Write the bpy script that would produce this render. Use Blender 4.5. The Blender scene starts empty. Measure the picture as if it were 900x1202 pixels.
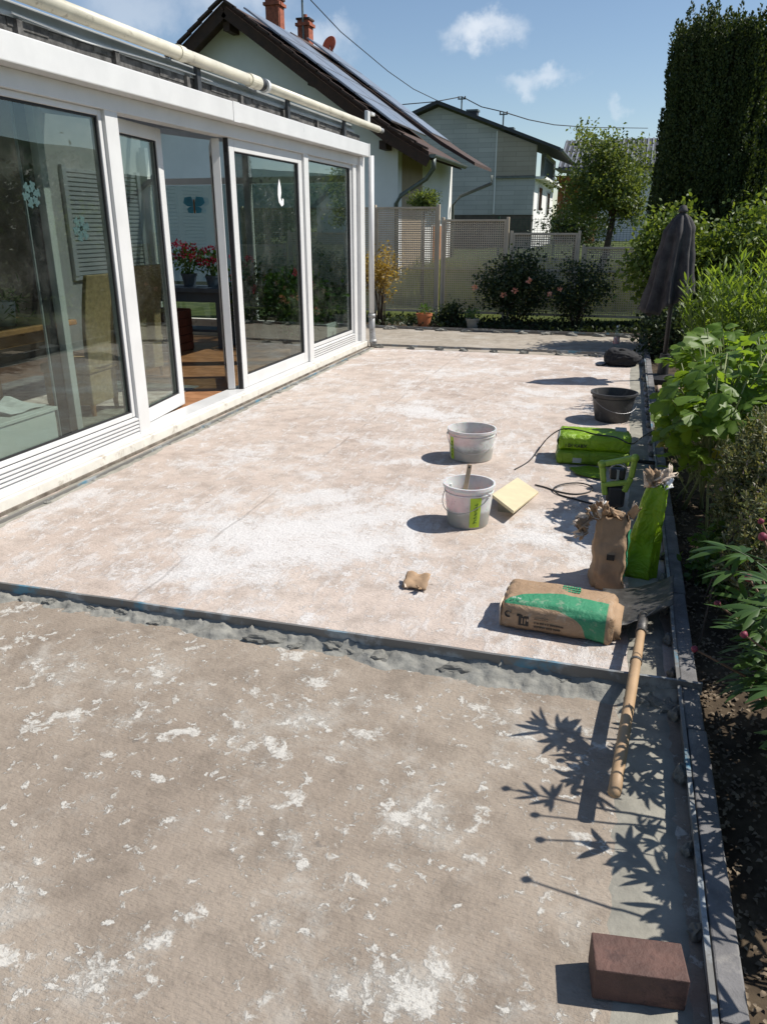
import bpy, bmesh, math, random
import numpy as np
from mathutils import Vector, Matrix, Euler, noise as mnoise

random.seed(7)
RNG = np.random.default_rng(11)
R = math.radians
PI = math.pi
scene = bpy.context.scene
COL = scene.collection

# ------------------------------------------------------------------ camera
FPX, CAM_H = 902.0, 1.6
PITCH = math.atan2(336, 902)
YAW = math.atan2(290, math.hypot(336, 902))
cam_data = bpy.data.cameras.new("camera")
cam = bpy.data.objects.new("camera", cam_data)
COL.objects.link(cam)
cam_data.sensor_fit = 'HORIZONTAL'
cam_data.sensor_width = 36.0
cam_data.lens = 36.0 * FPX / 900.0
cam_data.clip_start = 0.05
cam_data.clip_end = 6000
cam.location = (0, 0, CAM_H)
cam.rotation_euler = (PI / 2 - PITCH, 0, YAW)
scene.camera = cam

# ------------------------------------------------------------------ sky + sun
SUN_EL, SUN_AZ = R(50), R(22)          # azimuth measured from +X towards +Y
SUN_DIR = Vector((math.cos(SUN_EL) * math.cos(SUN_AZ), math.cos(SUN_EL) * math.sin(SUN_AZ), math.sin(SUN_EL)))
world = bpy.data.worlds.new("World")
scene.world = world
world.use_nodes = True
sun_data = bpy.data.lights.new("sun", 'SUN')
sun_data.energy = 5.0
sun_data.angle = R(0.53)
sun_data.color = (1.0, 0.95, 0.87)
sun = bpy.data.objects.new("sun", sun_data)
COL.objects.link(sun)
sun.location = (20, 10, 30)
sun.rotation_euler = SUN_DIR.to_track_quat('Z', 'Y').to_euler()
scene.view_settings.view_transform = 'Standard'
scene.view_settings.look = 'None'
scene.view_settings.exposure = 0.27
scene.view_settings.gamma = 1.0
scene.view_settings.use_curve_mapping = False
scene.cycles.max_bounces = 6
scene.cycles.diffuse_bounces = 3
scene.cycles.glossy_bounces = 3
scene.cycles.transparent_max_bounces = 12
scene.cycles.caustics_reflective = False
scene.cycles.caustics_refractive = False


def pix(x, y):
    """direction (world) through a pixel of the 900x1202 photograph"""
    sy, cy, sp, cp = math.sin(YAW), math.cos(YAW), math.sin(PITCH), math.cos(PITCH)
    f = Vector((-sy * cp, cy * cp, -sp)); r = Vector((cy, sy, 0)); u = r.cross(f)
    return f + r * ((x - 450) / FPX) - u * ((y - 601) / FPX)
def gz(x, y, z=0.0):
    d = pix(x, y); return Vector((0, 0, CAM_H)) + d * ((z - CAM_H) / d.z)
def atY(x, y, Y):
    d = pix(x, y); return Vector((0, 0, CAM_H)) + d * (Y / d.y)
def atX(x, y, X):
    d = pix(x, y); return Vector((0, 0, CAM_H)) + d * (X / d.x)


# ------------------------------------------------------------------ node helper
class NT:
    def __init__(s, tree): s.t = tree
    def n(s, kind, ins=None, **props):
        nd = s.t.nodes.new(kind)
        for k, v in props.items(): setattr(nd, k, v)
        for k, v in (ins or {}).items():
            sock = nd.inputs[k]
            if isinstance(v, bpy.types.NodeSocket): s.t.links.new(v, sock)
            else:
                if hasattr(sock.default_value, '__len__') and len(sock.default_value) == 4 and len(v) == 3: v = (*v, 1)
                sock.default_value = v
        return nd
    def link(s, a, b): s.t.links.new(a, b)
    def math(s, op, a, b=0.0, c=0.0, clamp=False):
        nd = s.t.nodes.new('ShaderNodeMath'); nd.operation = op; nd.use_clamp = clamp
        for i, v in enumerate((a, b, c)):
            if isinstance(v, bpy.types.NodeSocket): s.t.links.new(v, nd.inputs[i])
            else: nd.inputs[i].default_value = v
        return nd.outputs[0]
    def ramp(s, v, a, b, smooth=True):
        nd = s.t.nodes.new('ShaderNodeMapRange'); nd.clamp = True
        nd.interpolation_type = 'SMOOTHSTEP' if smooth else 'LINEAR'
        s.t.links.new(v, nd.inputs[0])
        nd.inputs[1].default_value, nd.inputs[2].default_value = a, b
        return nd.outputs[0]
    def mix(s, f, a, b, mode='MIX'):
        nd = s.t.nodes.new('ShaderNodeMix'); nd.data_type = 'RGBA'; nd.blend_type = mode
        for sock, v in ((nd.inputs[0], f), (nd.inputs[6], a), (nd.inputs[7], b)):
            if isinstance(v, bpy.types.NodeSocket): s.t.links.new(v, sock)
            elif isinstance(v, (int, float)): sock.default_value = v if sock == nd.inputs[0] else (v, v, v, 1)
            else: sock.default_value = (*v, 1)[:4]
        return nd.outputs[2]
    def noise(s, vec, scale, detail=4, rough=0.55, dist=0.0):
        nd = s.n('ShaderNodeTexNoise', {'Scale': scale, 'Detail': detail, 'Roughness': rough, 'Distortion': dist})
        if vec is not None: s.link(vec, nd.inputs['Vector'])
        return nd.outputs['Fac']
    def voro(s, vec, scale, feature='F1'):
        nd = s.n('ShaderNodeTexVoronoi', {'Scale': scale}, feature=feature)
        s.link(vec, nd.inputs['Vector']); return nd


def new_mat(name):
    m = bpy.data.materials.new(name); m.use_nodes = True
    nt = m.node_tree
    for nd in list(nt.nodes): nt.nodes.remove(nd)
    b = NT(nt)
    out = b.n('ShaderNodeOutputMaterial')
    p = b.n('ShaderNodeBsdfPrincipled')
    b.link(p.outputs[0], out.inputs['Surface'])
    return m, b, p, out
def bump(b, p, h, strength=0.3, dist=0.01):
    bp = b.n('ShaderNodeBump', {'Strength': strength, 'Distance': dist, 'Height': h}); b.link(bp.outputs[0], p.inputs['Normal'])
def mat(name, c, rough=0.6, metal=0.0, var=0.12, vscale=6.0, bmp=0.0, bscale=60.0, c2=None, spec=0.5, stain=None):
    """plain surface with mottling, fine relief and optional stains"""
    m, b, p, _ = new_mat(name)
    co = b.n('ShaderNodeTexCoord').outputs['Object']
    n1 = b.noise(co, vscale, 6, 0.6)
    a = tuple(max(0, k * (1 - var)) for k in c); d = c2 or tuple(min(1, k * (1 + var)) for k in c)
    col = b.mix(b.ramp(n1, 0.3, 0.7), a, d)
    if stain:
        sc, amount, lo, hi = stain
        col = b.mix(b.math('MULTIPLY', b.ramp(b.noise(co, lo, 8, 0.7, 0.4), hi, hi + 0.12), amount), col, sc)
    b.link(col, p.inputs['Base Color'])
    b.link(b.math('MULTIPLY_ADD', n1, 0.2, rough - 0.1), p.inputs['Roughness'])
    p.inputs['Metallic'].default_value = metal
    p.inputs['Specular IOR Level'].default_value = spec
    if bmp: bump(b, p, b.noise(co, bscale, 5, 0.65), bmp, 0.006)
    return m
def leaf_mat(name, c, c2, trans=0.35, rough=0.5):
    m, b, p, out = new_mat(name)
    geo = b.n('ShaderNodeNewGeometry')
    rnd = geo.outputs['Random Per Island']
    col = b.mix(rnd, c, c2)
    b.link(col, p.inputs['Base Color']); p.inputs['Roughness'].default_value = rough
    p.inputs['Specular IOR Level'].default_value = 0.35
    tr = b.n('ShaderNodeBsdfTranslucent', {'Color': b.mix(1.0, col, (1.9, 1.7, 0.7), 'MULTIPLY')})
    mx = b.n('ShaderNodeMixShader', {0: trans, 1: p.outputs[0], 2: tr.outputs[0]})
    b.link(mx.outputs[0], out.inputs['Surface'])
    return m


# ------------------------------------------------------------------ world shader
def build_world():
    t = world.node_tree
    for nd in list(t.nodes): t.nodes.remove(nd)
    b = NT(t)
    out = b.n('ShaderNodeOutputWorld')
    sky = b.n('ShaderNodeTexSky', sky_type='NISHITA')
    sky.sun_disc = False
    sky.sun_elevation = SUN_EL
    sky.sun_rotation = PI / 2 - SUN_AZ
    sky.altitude = 200; sky.air_density = 1.0; sky.dust_density = 0.35; sky.ozone_density = 1.9
    gen = b.n('ShaderNodeTexCoord').outputs['Generated']
    nz = b.n('ShaderNodeTexNoise', {'Vector': gen, 'Scale': 16.0, 'Detail': 7, 'Roughness': 0.6})
    off = b.n('ShaderNodeVectorMath', {0: nz.outputs['Color'], 1: (0.5, 0.5, 0.5)}, operation='SUBTRACT').outputs[0]
    off = b.n('ShaderNodeVectorMath', {0: off, 'Scale': 0.10}, operation='SCALE').outputs[0]
    vec = b.n('ShaderNodeVectorMath', {0: gen, 1: off}, operation='ADD').outputs[0]
    spots = [(562, 44, .050, .75), (580, 38, .040, .6), (645, 90, .034, .5), (618, 98, .032, .45), (345, 42, .075, .5), (265, -18, .10, .5), (150, 0, .07, .35), (728, 118, .02, .25), (385, 30, .04, .4)]
    dirs = [(pix(x, y).normalized(), r, a) for x, y, r, a in spots]
    rr = random.Random(5)
    for _ in range(12):
        az, el = rr.uniform(0.6, 2 * PI - 0.9) - PI / 2 + PI, rr.uniform(.15, .8)
        dirs.append((Vector((math.cos(az) * math.cos(el), math.sin(az) * math.cos(el), math.sin(el))), rr.uniform(.03, .09), rr.uniform(.4, .8)))
    mask = None
    for d, r, a in dirs:
        q = b.n('ShaderNodeVectorMath', {0: vec, 1: tuple(d)}, operation='SUBTRACT').outputs[0]
        q = b.n('ShaderNodeVectorMath', {0: q, 1: (1, 1, 1.9)}, operation='MULTIPLY').outputs[0]
        ln = b.n('ShaderNodeVectorMath', {0: q}, operation='LENGTH').outputs[1]
        v = b.math('MULTIPLY', b.ramp(ln, r, r * 0.1), a)
        mask = v if mask is None else b.math('MAXIMUM', mask, v)
    col = b.mix(mask, sky.outputs[0], (8.0, 8.4, 8.9))
    bg = b.n('ShaderNodeBackground', {'Color': col, 'Strength': 0.095})
    b.link(bg.outputs[0], out.inputs['Surface'])
build_world()

# ------------------------------------------------------------------ mesh helpers
def mesh_np(name, V, F, smooth=False):
    me = bpy.data.meshes.new(name)
    V = np.asarray(V, dtype=np.float32); F = np.asarray(F, dtype=np.int32)
    k = F.shape[1]
    me.vertices.add(len(V)); me.vertices.foreach_set('co', V.ravel())
    me.loops.add(F.size); me.loops.foreach_set('vertex_index', F.ravel())
    me.polygons.add(len(F)); me.polygons.foreach_set('loop_start', np.arange(0, F.size, k, dtype=np.int32))
    me.polygons.foreach_set('loop_total', np.full(len(F), k, dtype=np.int32))
    if smooth: me.polygons.foreach_set('use_smooth', np.ones(len(F), dtype=bool))
    me.update(calc_edges=True); me.validate()
    return me
def link(name, me, m=None, parent=None):
    o = bpy.data.objects.new(name, me); COL.objects.link(o)
    if m is not None and me is not None and not me.materials: me.materials.append(m)
    if parent is not None:
        o.parent = parent
        o.matrix_parent_inverse = root_matrix(parent).inverted()
    return o
def root_matrix(o):
    return o.matrix_parent_inverse @ o.matrix_basis if o.parent is None else root_matrix(o.parent) @ o.matrix_parent_inverse @ o.matrix_basis
def tag(o, label, cat, group=None, kind=None):
    o['label'] = label; o['category'] = cat
    if group: o['group'] = group
    if kind: o['kind'] = kind
    return o
def thing(name, label, cat, loc=(0, 0, 0), rz=0.0, group=None):
    o = bpy.data.objects.new(name, None); COL.objects.link(o)
    o.location = loc; o.rotation_euler = (0, 0, rz); o.empty_display_size = 0.1
    return tag(o, label, cat, group)
def struct(o):
    o['kind'] = 'structure'; return o
def stuff(o, label=None, cat=None):
    o['kind'] = 'stuff'
    if label: o['label'] = label; o['category'] = cat
    return o
def copy_tree(o, parent=None):
    c = o.copy(); COL.objects.link(c); c.parent = parent
    for ch in o.children: copy_tree(ch, c)
    return c

class MB:
    def __init__(s): s.v = []; s.f = []
    def add(s, vs, fs):
        k = len(s.v); s.v += [tuple(p) for p in vs]; s.f += [tuple(i + k for i in f) for f in fs]; return s
    def box(s, x0, x1, y0, y1, z0, z1):
        vs = [(x, y, z) for z in (z0, z1) for y in (y0, y1) for x in (x0, x1)]
        return s.add(vs, [(0, 2, 3, 1), (4, 5, 7, 6), (0, 1, 5, 4), (2, 6, 7, 3), (0, 4, 6, 2), (1, 3, 7, 5)])
    def obox(s, a, b, w, h, up=(0, 0, 1)):
        """bar from a to b, w across, h along up"""
        a, b = Vector(a), Vector(b); d = (b - a).normalized(); u = Vector(up)
        x = d.cross(u).normalized() * (w / 2); z = x.cross(d).normalized() * (h / 2)
        vs = [p + i * x + j * z for p in (a, b) for j in (-1, 1) for i in (-1, 1)]
        return s.add(vs, [(0, 1, 3, 2), (4, 6, 7, 5), (0, 4, 5, 1), (2, 3, 7, 6), (0, 2, 6, 4), (1, 5, 7, 3)])
    def tube(s, pts, r, n=8, cap=True):
        pts = [Vector(p) for p in pts]; rs = r if isinstance(r, (list, tuple)) else [r] * len(pts)
        k = len(s.v); ref = Vector((0.31, 0.17, 0.93))
        for i, p in enumerate(pts):
            d = (pts[min(i + 1, len(pts) - 1)] - pts[max(i - 1, 0)]).normalized()
            if abs(d.dot(ref)) > 0.95: x = d.cross(Vector((1, 0, 0))).normalized()
            else: x = d.cross(ref).normalized()
            y = d.cross(x)
            for j in range(n):
                a = 2 * PI * j / n; s.v.append(tuple(p + (x * math.cos(a) + y * math.sin(a)) * rs[i]))
        for i in range(len(pts) - 1):
            for j in range(n):
                a, b2 = k + i * n + j, k + i * n + (j + 1) % n
                s.f.append((a, b2, b2 + n, a + n))
        if cap:
            s.f.append(tuple(k + j for j in reversed(range(n)))); e = k + (len(pts) - 1) * n
            s.f.append(tuple(e + j for j in range(n)))
        return s
    def lathe(s, prof, c=(0, 0, 0), n=32, sx=1.0, sy=1.0, a0=0.0, a1=2 * PI):
        k = len(s.v); full = abs(a1 - a0 - 2 * PI) < 1e-6; m = n if full else n + 1
        for r, z in prof:
            for j in range(m):
                a = a0 + (a1 - a0) * j / n; s.v.append((c[0] + r * math.cos(a) * sx, c[1] + r * math.sin(a) * sy, c[2] + z))
        for i in range(len(prof) - 1):
            for j in range(n):
                j2 = (j + 1) % m
                s.f.append((k + i * m + j, k + i * m + j2, k + (i + 1) * m + j2, k + (i + 1) * m + j))
        return s
    def prism(s, poly, axis, a, b):
        """2-D polygon extruded along axis ('x','y','z') from a to b"""
        def P(u, v, w): return {'x': (w, u, v), 'y': (u, w, v), 'z': (u, v, w)}[axis]
        n = len(poly); vs = [P(u, v, a) for u, v in poly] + [P(u, v, b) for u, v in poly]
        fs = [tuple(reversed(range(n))), tuple(range(n, 2 * n))] + [(i, (i + 1) % n, n + (i + 1) % n, n + i) for i in range(n)]
        return s.add(vs, fs)
    def xf(s, M):
        s.v = [tuple(M @ Vector(p)) for p in s.v]; return s
    def mesh(s, name, smooth=False):
        me = bpy.data.meshes.new(name); me.from_pydata(s.v, [], s.f)
        bm = bmesh.new(); bm.from_mesh(me); bmesh.ops.recalc_face_normals(bm, faces=bm.faces); bm.to_mesh(me); bm.free()
        if smooth: me.shade_smooth() if hasattr(me, 'shade_smooth') else None
        me.update(); return me
    def build(s, name, m, parent=None, smooth=False, bevel=0.0, seg=2):
        o = link(name, s.mesh(name, smooth), m, parent)
        if bevel:
            md = o.modifiers.new('bevel', 'BEVEL'); md.width = bevel; md.segments = seg; md.limit_method = 'ANGLE'; md.angle_limit = R(40)
        return o
def smooth_by_angle(o, ang=35):
    bm = bmesh.new(); bm.from_mesh(o.data)
    for f in bm.faces: f.smooth = True
    for e in bm.edges:
        if len(e.link_faces) == 2 and e.calc_face_angle(0) > R(ang): e.smooth = False
    bm.to_mesh(o.data); bm.free(); return o
def fbm(x, y, z=0.0, o=4):
    return mnoise.fractal(Vector((x, y, z)), 1.0, 2.0, o)

# leaf templates: (verts, faces)
T_RHOMB = (np.array([(0, 0, 0), (-.32, .45, .07), (.32, .45, .07), (0, 1, -.05)]), np.array([(0, 2, 3), (0, 3, 1)]))
T_OVAL = (np.array([(0, 0, 0), (-.27, .3, .06), (.27, .3, .06), (-.24, .68, .05), (.24, .68, .05), (0, 1, -.08), (0, .35, 0), (0, .7, -.01)]),
          np.array([(0, 2, 6), (0, 6, 1), (6, 2, 4), (6, 4, 7), (1, 6, 7), (1, 7, 3), (7, 4, 5), (3, 7, 5)]))
T_LANCE = (np.array([(0, 0, 0), (-.075, .3, .02), (.075, .3, .02), (-.06, .68, -.03), (.06, .68, -.03), (0, 1, -.14)]),
           np.array([(0, 2, 1), (1, 2, 4), (1, 4, 3), (3, 4, 5)]))
T_BLADE = (np.array([(-.02, 0, 0), (.02, 0, 0), (-.014, .6, .03), (.014, .6, .03), (0, 1, .12)]), np.array([(0, 1, 3), (0, 3, 2), (2, 3, 4)]))
def unit(a): return a / np.maximum(np.linalg.norm(a, axis=-1, keepdims=True), 1e-9)
def scatter(P, D, size, tmpl, up=0.0, rng=RNG):
    P = np.asarray(P, float); D = unit(np.asarray(D, float)); n = len(P)
    size = np.broadcast_to(np.asarray(size, float), (n,))
    ref = rng.normal(size=(n, 3)); ref = unit(ref) * (1 - up) + np.array([0, 0, up])
    X = unit(np.cross(D, ref)); Z = np.cross(X, D)
    T, F = tmpl
    V = P[:, None, :] + size[:, None, None] * (T[None, :, 0:1] * X[:, None] + T[None, :, 1:2] * D[:, None] + T[None, :, 2:3] * Z[:, None])
    FF = F[None] + (np.arange(n) * len(T))[:, None, None]
    return V.reshape(-1, 3), FF.reshape(-1, 3)
def leaf_obj(name, parts, m, parent=None):
    Vs, Fs, k = [], [], 0
    for V, F in parts: Vs.append(V); Fs.append(F + k); k += len(V)
    return link(name, mesh_np(name, np.concatenate(Vs), np.concatenate(Fs)), m, parent)
def rdir(n, zbias=0.0, rng=RNG):
    d = rng.normal(size=(n, 3)); d = unit(d); d[:, 2] += zbias; return unit(d)
# ------------------------------------------------------------------ materials
def slab_mat(name, ca, cb, spots, thr, flake_thr, streak, joint=None, haze_amt=.35, wcol=(.64, .62, .57)):
    m, b, p, _ = new_mat(name)
    co = b.n('ShaderNodeTexCoord').outputs['Object']
    base = b.mix(b.ramp(b.noise(co, 0.9, 6, 0.6, 0.3), 0.32, 0.68), ca, cb)
    base = b.mix(b.ramp(b.noise(co, 5.5, 9, 0.75), 0.42, 0.66), base, b.mix(1.0, base, (.74, .735, .73), 'MULTIPLY'))
    base = b.mix(b.math('MULTIPLY', b.ramp(b.noise(co, 38, 5, 0.7), 0.55, 0.75), 0.5), base, b.mix(1.0, base, (.68, .66, .64), 'MULTIPLY'))
    # old paint: broad clouds broken by grain, plus single flakes
    field = b.noise(co, 1.7, 9, 0.72, 0.25)
    for x, y, r, a in spots:
        d = b.n('ShaderNodeVectorMath', {0: co, 1: (x, y, 0)}, operation='DISTANCE').outputs['Value']
        field = b.math('MULTIPLY_ADD', b.ramp(d, r, 0.0), a, field)
    grain = b.noise(co, 30, 7, 0.75)
    f2 = b.math('MULTIPLY_ADD', grain, 0.85, field)
    patch = b.ramp(f2, thr - .02, thr + 0.09)
    st = b.n('ShaderNodeMapping', {'Vector': co, 'Rotation': (0, 0, R(-38)), 'Scale': (7, 2.2, 1)}).outputs[0]
    stk = b.ramp(b.math('MULTIPLY_ADD', b.noise(st, 2.0, 8, 0.75, 0.3), 1.0, b.math('MULTIPLY', field, 0.5)), streak, streak + 0.07)
    dst = b.n('ShaderNodeTexNoise', {'Vector': co, 'Scale': 26.0, 'Detail': 4}).outputs['Color']
    dv = b.n('ShaderNodeVectorMath', {0: dst, 'Scale': 0.07}, operation='SCALE').outputs[0]
    wv = b.n('ShaderNodeVectorMath', {0: co, 1: dv}, operation='ADD').outputs[0]
    dens = b.math('MULTIPLY', b.math('SUBTRACT', field, 0.5), 0.30)
    n_a = b.math('ADD', b.noise(wv, 7.5, 11, 0.62), dens)
    n_b = b.math('ADD', b.noise(wv, 21.0, 9, 0.62), dens)
    fl = b.ramp(n_a, flake_thr - .01, flake_thr + 0.06)
    fl2 = b.ramp(n_b, flake_thr - .012, flake_thr + 0.04)
    white = b.math('MAXIMUM', b.math('MAXIMUM', patch, fl), b.math('MAXIMUM', fl2, b.math('MULTIPLY', stk, 0.6)))
    white = b.math('MULTIPLY', white, b.ramp(b.noise(co, 75, 4, 0.7), 0.25, 0.52))
    wc = b.mix(b.noise(co, 14, 4), wcol, tuple(k * .84 for k in wcol))
    haze = b.math('MULTIPLY', b.ramp(b.math('ADD', b.noise(co, 3.1, 8, .7, .5), b.math('MULTIPLY', b.math('SUBTRACT', field, .5), .9)), .50, .74), haze_amt)
    base = b.mix(haze, base, wc)
    col = b.mix(b.math('MULTIPLY', white, 0.85), base, wc)
    # small dark nicks
    vd = b.voro(wv, 7.0)
    s3 = b.n('ShaderNodeSeparateColor', {0: vd.outputs['Color']})
    nick = b.math('MULTIPLY', b.ramp(vd.outputs['Distance'], 0.10, 0.04), b.ramp(s3.outputs[1], 0.72, 0.80))
    col = b.mix(b.math('MULTIPLY', nick, 0.55), col, (.13, .12, .11))
    hgt = b.math('MULTIPLY_ADD', white, 0.35, b.noise(co, 55, 6, 0.7))
    if joint is not None:
        sx = b.n('ShaderNodeSeparateXYZ', {0: co})
        ln = b.math('ABSOLUTE', b.math('SUBTRACT', b.math('MULTIPLY_ADD', b.noise(co, 3, 3), 0.06, sx.outputs[0]), joint))
        crack = b.math('MULTIPLY', b.ramp(ln, 0.012, 0.003), b.ramp(b.noise(co, 2.2, 4), 0.42, 0.5))
        col = b.mix(b.math('MULTIPLY', crack, 0.32), col, (.18, .16, .15))
        hgt = b.math('MULTIPLY_ADD', crack, -.25, hgt)
    br = b.n('ShaderNodeMapping', {'Vector': co, 'Rotation': (0, 0, R(12)), 'Scale': (14, 60, 1)}).outputs[0]
    hgt = b.math('MULTIPLY_ADD', b.noise(br, 2.0, 4, 0.6), 0.9, hgt)
    b.link(col, p.inputs['Base Color']); p.inputs['Roughness'].default_value = 0.9
    p.inputs['Specular IOR Level'].default_value = 0.25
    bump(b, p, hgt, 0.9, 0.006)
    return m

def W(x, y): q = gz(x, y); return q.x, q.y
near_spots = [(*W(70, 790), .26, .12), (*W(190, 790), .2, .12), (*W(150, 850), .2, .14), (*W(480, 960), .2, .13), (*W(440, 1150), .17, .2), (*W(500, 1180), .12, .15),
              (*W(110, 1140), .22, .14), (*W(320, 1085), .07, .16), (*W(185, 1110), .06, .14), (*W(600, 1140), .08, .12), (*W(440, 800), .22, .05), (*W(580, 850), .2, .06), (*W(30, 1060), .1, .06)]
mid_spots = [(*W(350, 625), 1.0, .155), (*W(260, 650), .7, .12), (*W(470, 590), .7, .10), (*W(420, 650), .6, .07), (*W(190, 640), .4, .06), (*W(500, 480), .7, .12), (*W(540, 440), .8, .10), (*W(640, 640), .5, .07),
             (*W(420, 520), .5, .07), (*W(600, 760), .4, .06), (*W(700, 660), .3, .08)]
M = {}
M['slab_near'] = slab_mat('weathered_screed', (.285, .235, .188), (.365, .308, .250), near_spots, 1.065, .600, 0.98)
M['slab_mid'] = slab_mat('pale_screed', (.485, .400, .345), (.575, .492, .432), mid_spots, 1.035, .615, 0.77, joint=-1.98, haze_amt=.75, wcol=(.70, .68, .665))
M['slab_far'] = slab_mat('far_screed', (.33, .288, .232), (.40, .352, .292), [], 1.12, .66, 1.1)
M['mortar'] = mat('grey_mortar', (.285, .272, .232), .92, var=.18, vscale=9, bmp=.6, bscale=45, spec=.2)
M['mortar_wet'] = mat('damp_mortar', (.25, .245, .22), .85, var=.2, vscale=14, bmp=.7, bscale=55, spec=.25)
M['kerb'] = mat('basalt_kerb', (.15, .145, .145), .85, var=.25, vscale=12, bmp=.5, bscale=90, stain=((.33, .31, .28), .5, 5, .55))
M['soil'] = mat('bed_soil', (.055, .040, .028), .95, var=.4, vscale=8, bmp=1.0, bscale=30, c2=(.10, .075, .05), spec=.15)
M['lawn'] = mat('lawn_ground', (.055, .085, .025), .95, var=.35, vscale=3, bmp=.7, bscale=25, c2=(.10, .12, .04), spec=.15)
M['hill'] = mat('wooded_hill', (.028, .050, .022), .95, var=.5, vscale=.05, bmp=.0, spec=.1)
def rail_mat():
    m, b, p, _ = new_mat('zinc_rail')
    co = b.n('ShaderNodeTexCoord').outputs['Object']
    n = b.noise(co, 2.6, 3, .5)
    c = b.mix(b.ramp(n, .56, .62), (.33, .36, .375), (.10, .24, .33))
    c = b.mix(b.ramp(b.noise(co, 5, 6, .7), .38, .52), c, (.175, .17, .16))
    b.link(c, p.inputs['Base Color']); p.inputs['Roughness'].default_value = .5; p.inputs['Metallic'].default_value = .25
    bump(b, p, b.noise(co, 40, 4), .3, .003)
    return m
M['rail'] = rail_mat()
M['pvc'] = mat('white_frame', (.64, .64, .63), .32, var=.04, vscale=4, stain=((.55, .52, .46), .25, 9, .62))
M['pvc_old'] = mat('weathered_sill', (.70, .67, .60), .6, var=.08, vscale=8, bmp=.25, bscale=50, stain=((.26, .20, .14), .6, 5, .56))
M['seal'] = mat('rubber_seal', (.015, .015, .016), .6, var=.1)
M['cream'] = mat('cream_enamel', (.66, .62, .50), .38, var=.08, vscale=5, stain=((.25, .21, .15), .7, 9, .56))
M['oldwood'] = mat('weathered_timber', (.05, .048, .045), .9, var=.5, vscale=14, bmp=.6, bscale=40, c2=(.13, .125, .12))
M['greymetal'] = mat('grey_sheet', (.36, .38, .39), .5, .3, var=.1, vscale=5)
M['darkmetal'] = mat('dark_sheet', (.05, .052, .055), .5, .3, var=.15)
M['zincpipe'] = mat('pipe_zinc', (.36, .36, .36), .55, .4, var=.15, stain=((.17, .15, .12), .7, 10, .52))
M['wall_in'] = mat('inner_plaster', (.62, .60, .55), .9, var=.06, bmp=.2)
M['ceil_in'] = mat('inner_roof_panel', (.20, .22, .23), .7, var=.08)
M['tile_in'] = mat('terracotta_floor', (.36, .17, .075), .35, var=.2, vscale=5, c2=(.44, .22, .105))
M['grout'] = mat('tile_grout', (.25, .21, .17), .9)
def glass_mat(name, tint, refl=1.0):
    m, b, p, out = new_mat(name)
    m.node_tree.nodes.remove(p)
    co = b.n('ShaderNodeTexCoord').outputs['Object']
    tr = b.n('ShaderNodeBsdfTransparent', {'Color': tint})
    bp = b.n('ShaderNodeBump', {'Strength': .02, 'Distance': .02, 'Height': b.noise(co, 1.3, 2)})
    gl = b.n('ShaderNodeBsdfGlossy', {'Color': (.95, 1, .98), 'Roughness': 0.0, 'Normal': bp.outputs[0]})
    ge = b.n('ShaderNodeNewGeometry')
    cs = b.math('ABSOLUTE', b.n('ShaderNodeVectorMath', {0: ge.outputs['Normal'], 1: ge.outputs['Incoming']}, operation='DOT_PRODUCT').outputs['Value'])
    fr = b.math('MULTIPLY_ADD', b.math('POWER', b.math('SUBTRACT', 1.0, cs, clamp=True), 5.0), .95, .05)
    mx = b.n('ShaderNodeMixShader', {0: b.math('MULTIPLY', fr, refl, clamp=True), 1: tr.outputs[0], 2: gl.outputs[0]})
    df = b.n('ShaderNodeBsdfDiffuse', {'Color': (.6, .6, .55)})
    mx2 = b.n('ShaderNodeMixShader', {0: b.math('MULTIPLY', b.ramp(b.noise(co, 2.5, 8, .7), .45, .8), .05), 1: mx.outputs[0], 2: df.outputs[0]})
    b.link(mx2.outputs[0], out.inputs['Surface'])
    return m
M['glass'] = glass_mat('green_tinted_glass', (.72, .77, .745), 1.5)

# ------------------------------------------------------------------ ground, hills
def sstep(a, b2, x):
    t = min(1, max(0, (x - a) / (b2 - a))); return t * t * (3 - 2 * t)
def ground_h(x, y):
    h = -0.06 + 0.75 * sstep(15.5, 24, y)
    return h
def make_ground():
    def axis(lo, hi):
        a = [lo + i * (hi - lo) / 44 for i in range(45)]
        far = [12, 25, 50, 100, 200, 400, 800, 1600, 3000]
        return [lo - k for k in reversed(far)] + a + [hi + k for k in far]
    xs, ys = axis(-12, 12), axis(-4, 40)
    V = [(x, y, ground_h(x, y)) for y in ys for x in xs]
    n = len(xs); F = [(j * n + i, j * n + i + 1, (j + 1) * n + i + 1, (j + 1) * n + i) for j in range(len(ys) - 1) for i in range(n - 1)]
    struct(link('ground', mesh_np('ground', V, F, True), M['lawn']))
make_ground()
def make_hill():
    V, F = [], []; n = 160
    for k, (rad, fac) in enumerate(((380, 0.0), (470, .55), (560, 1.0), (680, .9), (1000, 0.0))):
        for i in range(n):
            a = 2 * PI * i / n
            d = abs((a - R(35) + PI) % (2 * PI) - PI)
            h = 16 + 40 * math.exp(-(d / .62) ** 2) + 9 * fbm(3 * math.cos(a), 3 * math.sin(a), k * .15)
            dy = abs((a - R(98) + PI) % (2 * PI) - PI)
            h *= 1 - .6 * math.exp(-(dy / .3) ** 2)
            V.append((rad * math.cos(a), rad * math.sin(a), fac * h - 1.5 * (fac == 0)))
    for k in range(4):
        for i in range(n):
            j = (i + 1) % n; F.append((k * n + i, k * n + j, (k + 1) * n + j, (k + 1) * n + i))
    struct(link('hill', mesh_np('hill', V, F, True), M['hill']))
make_hill()

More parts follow.
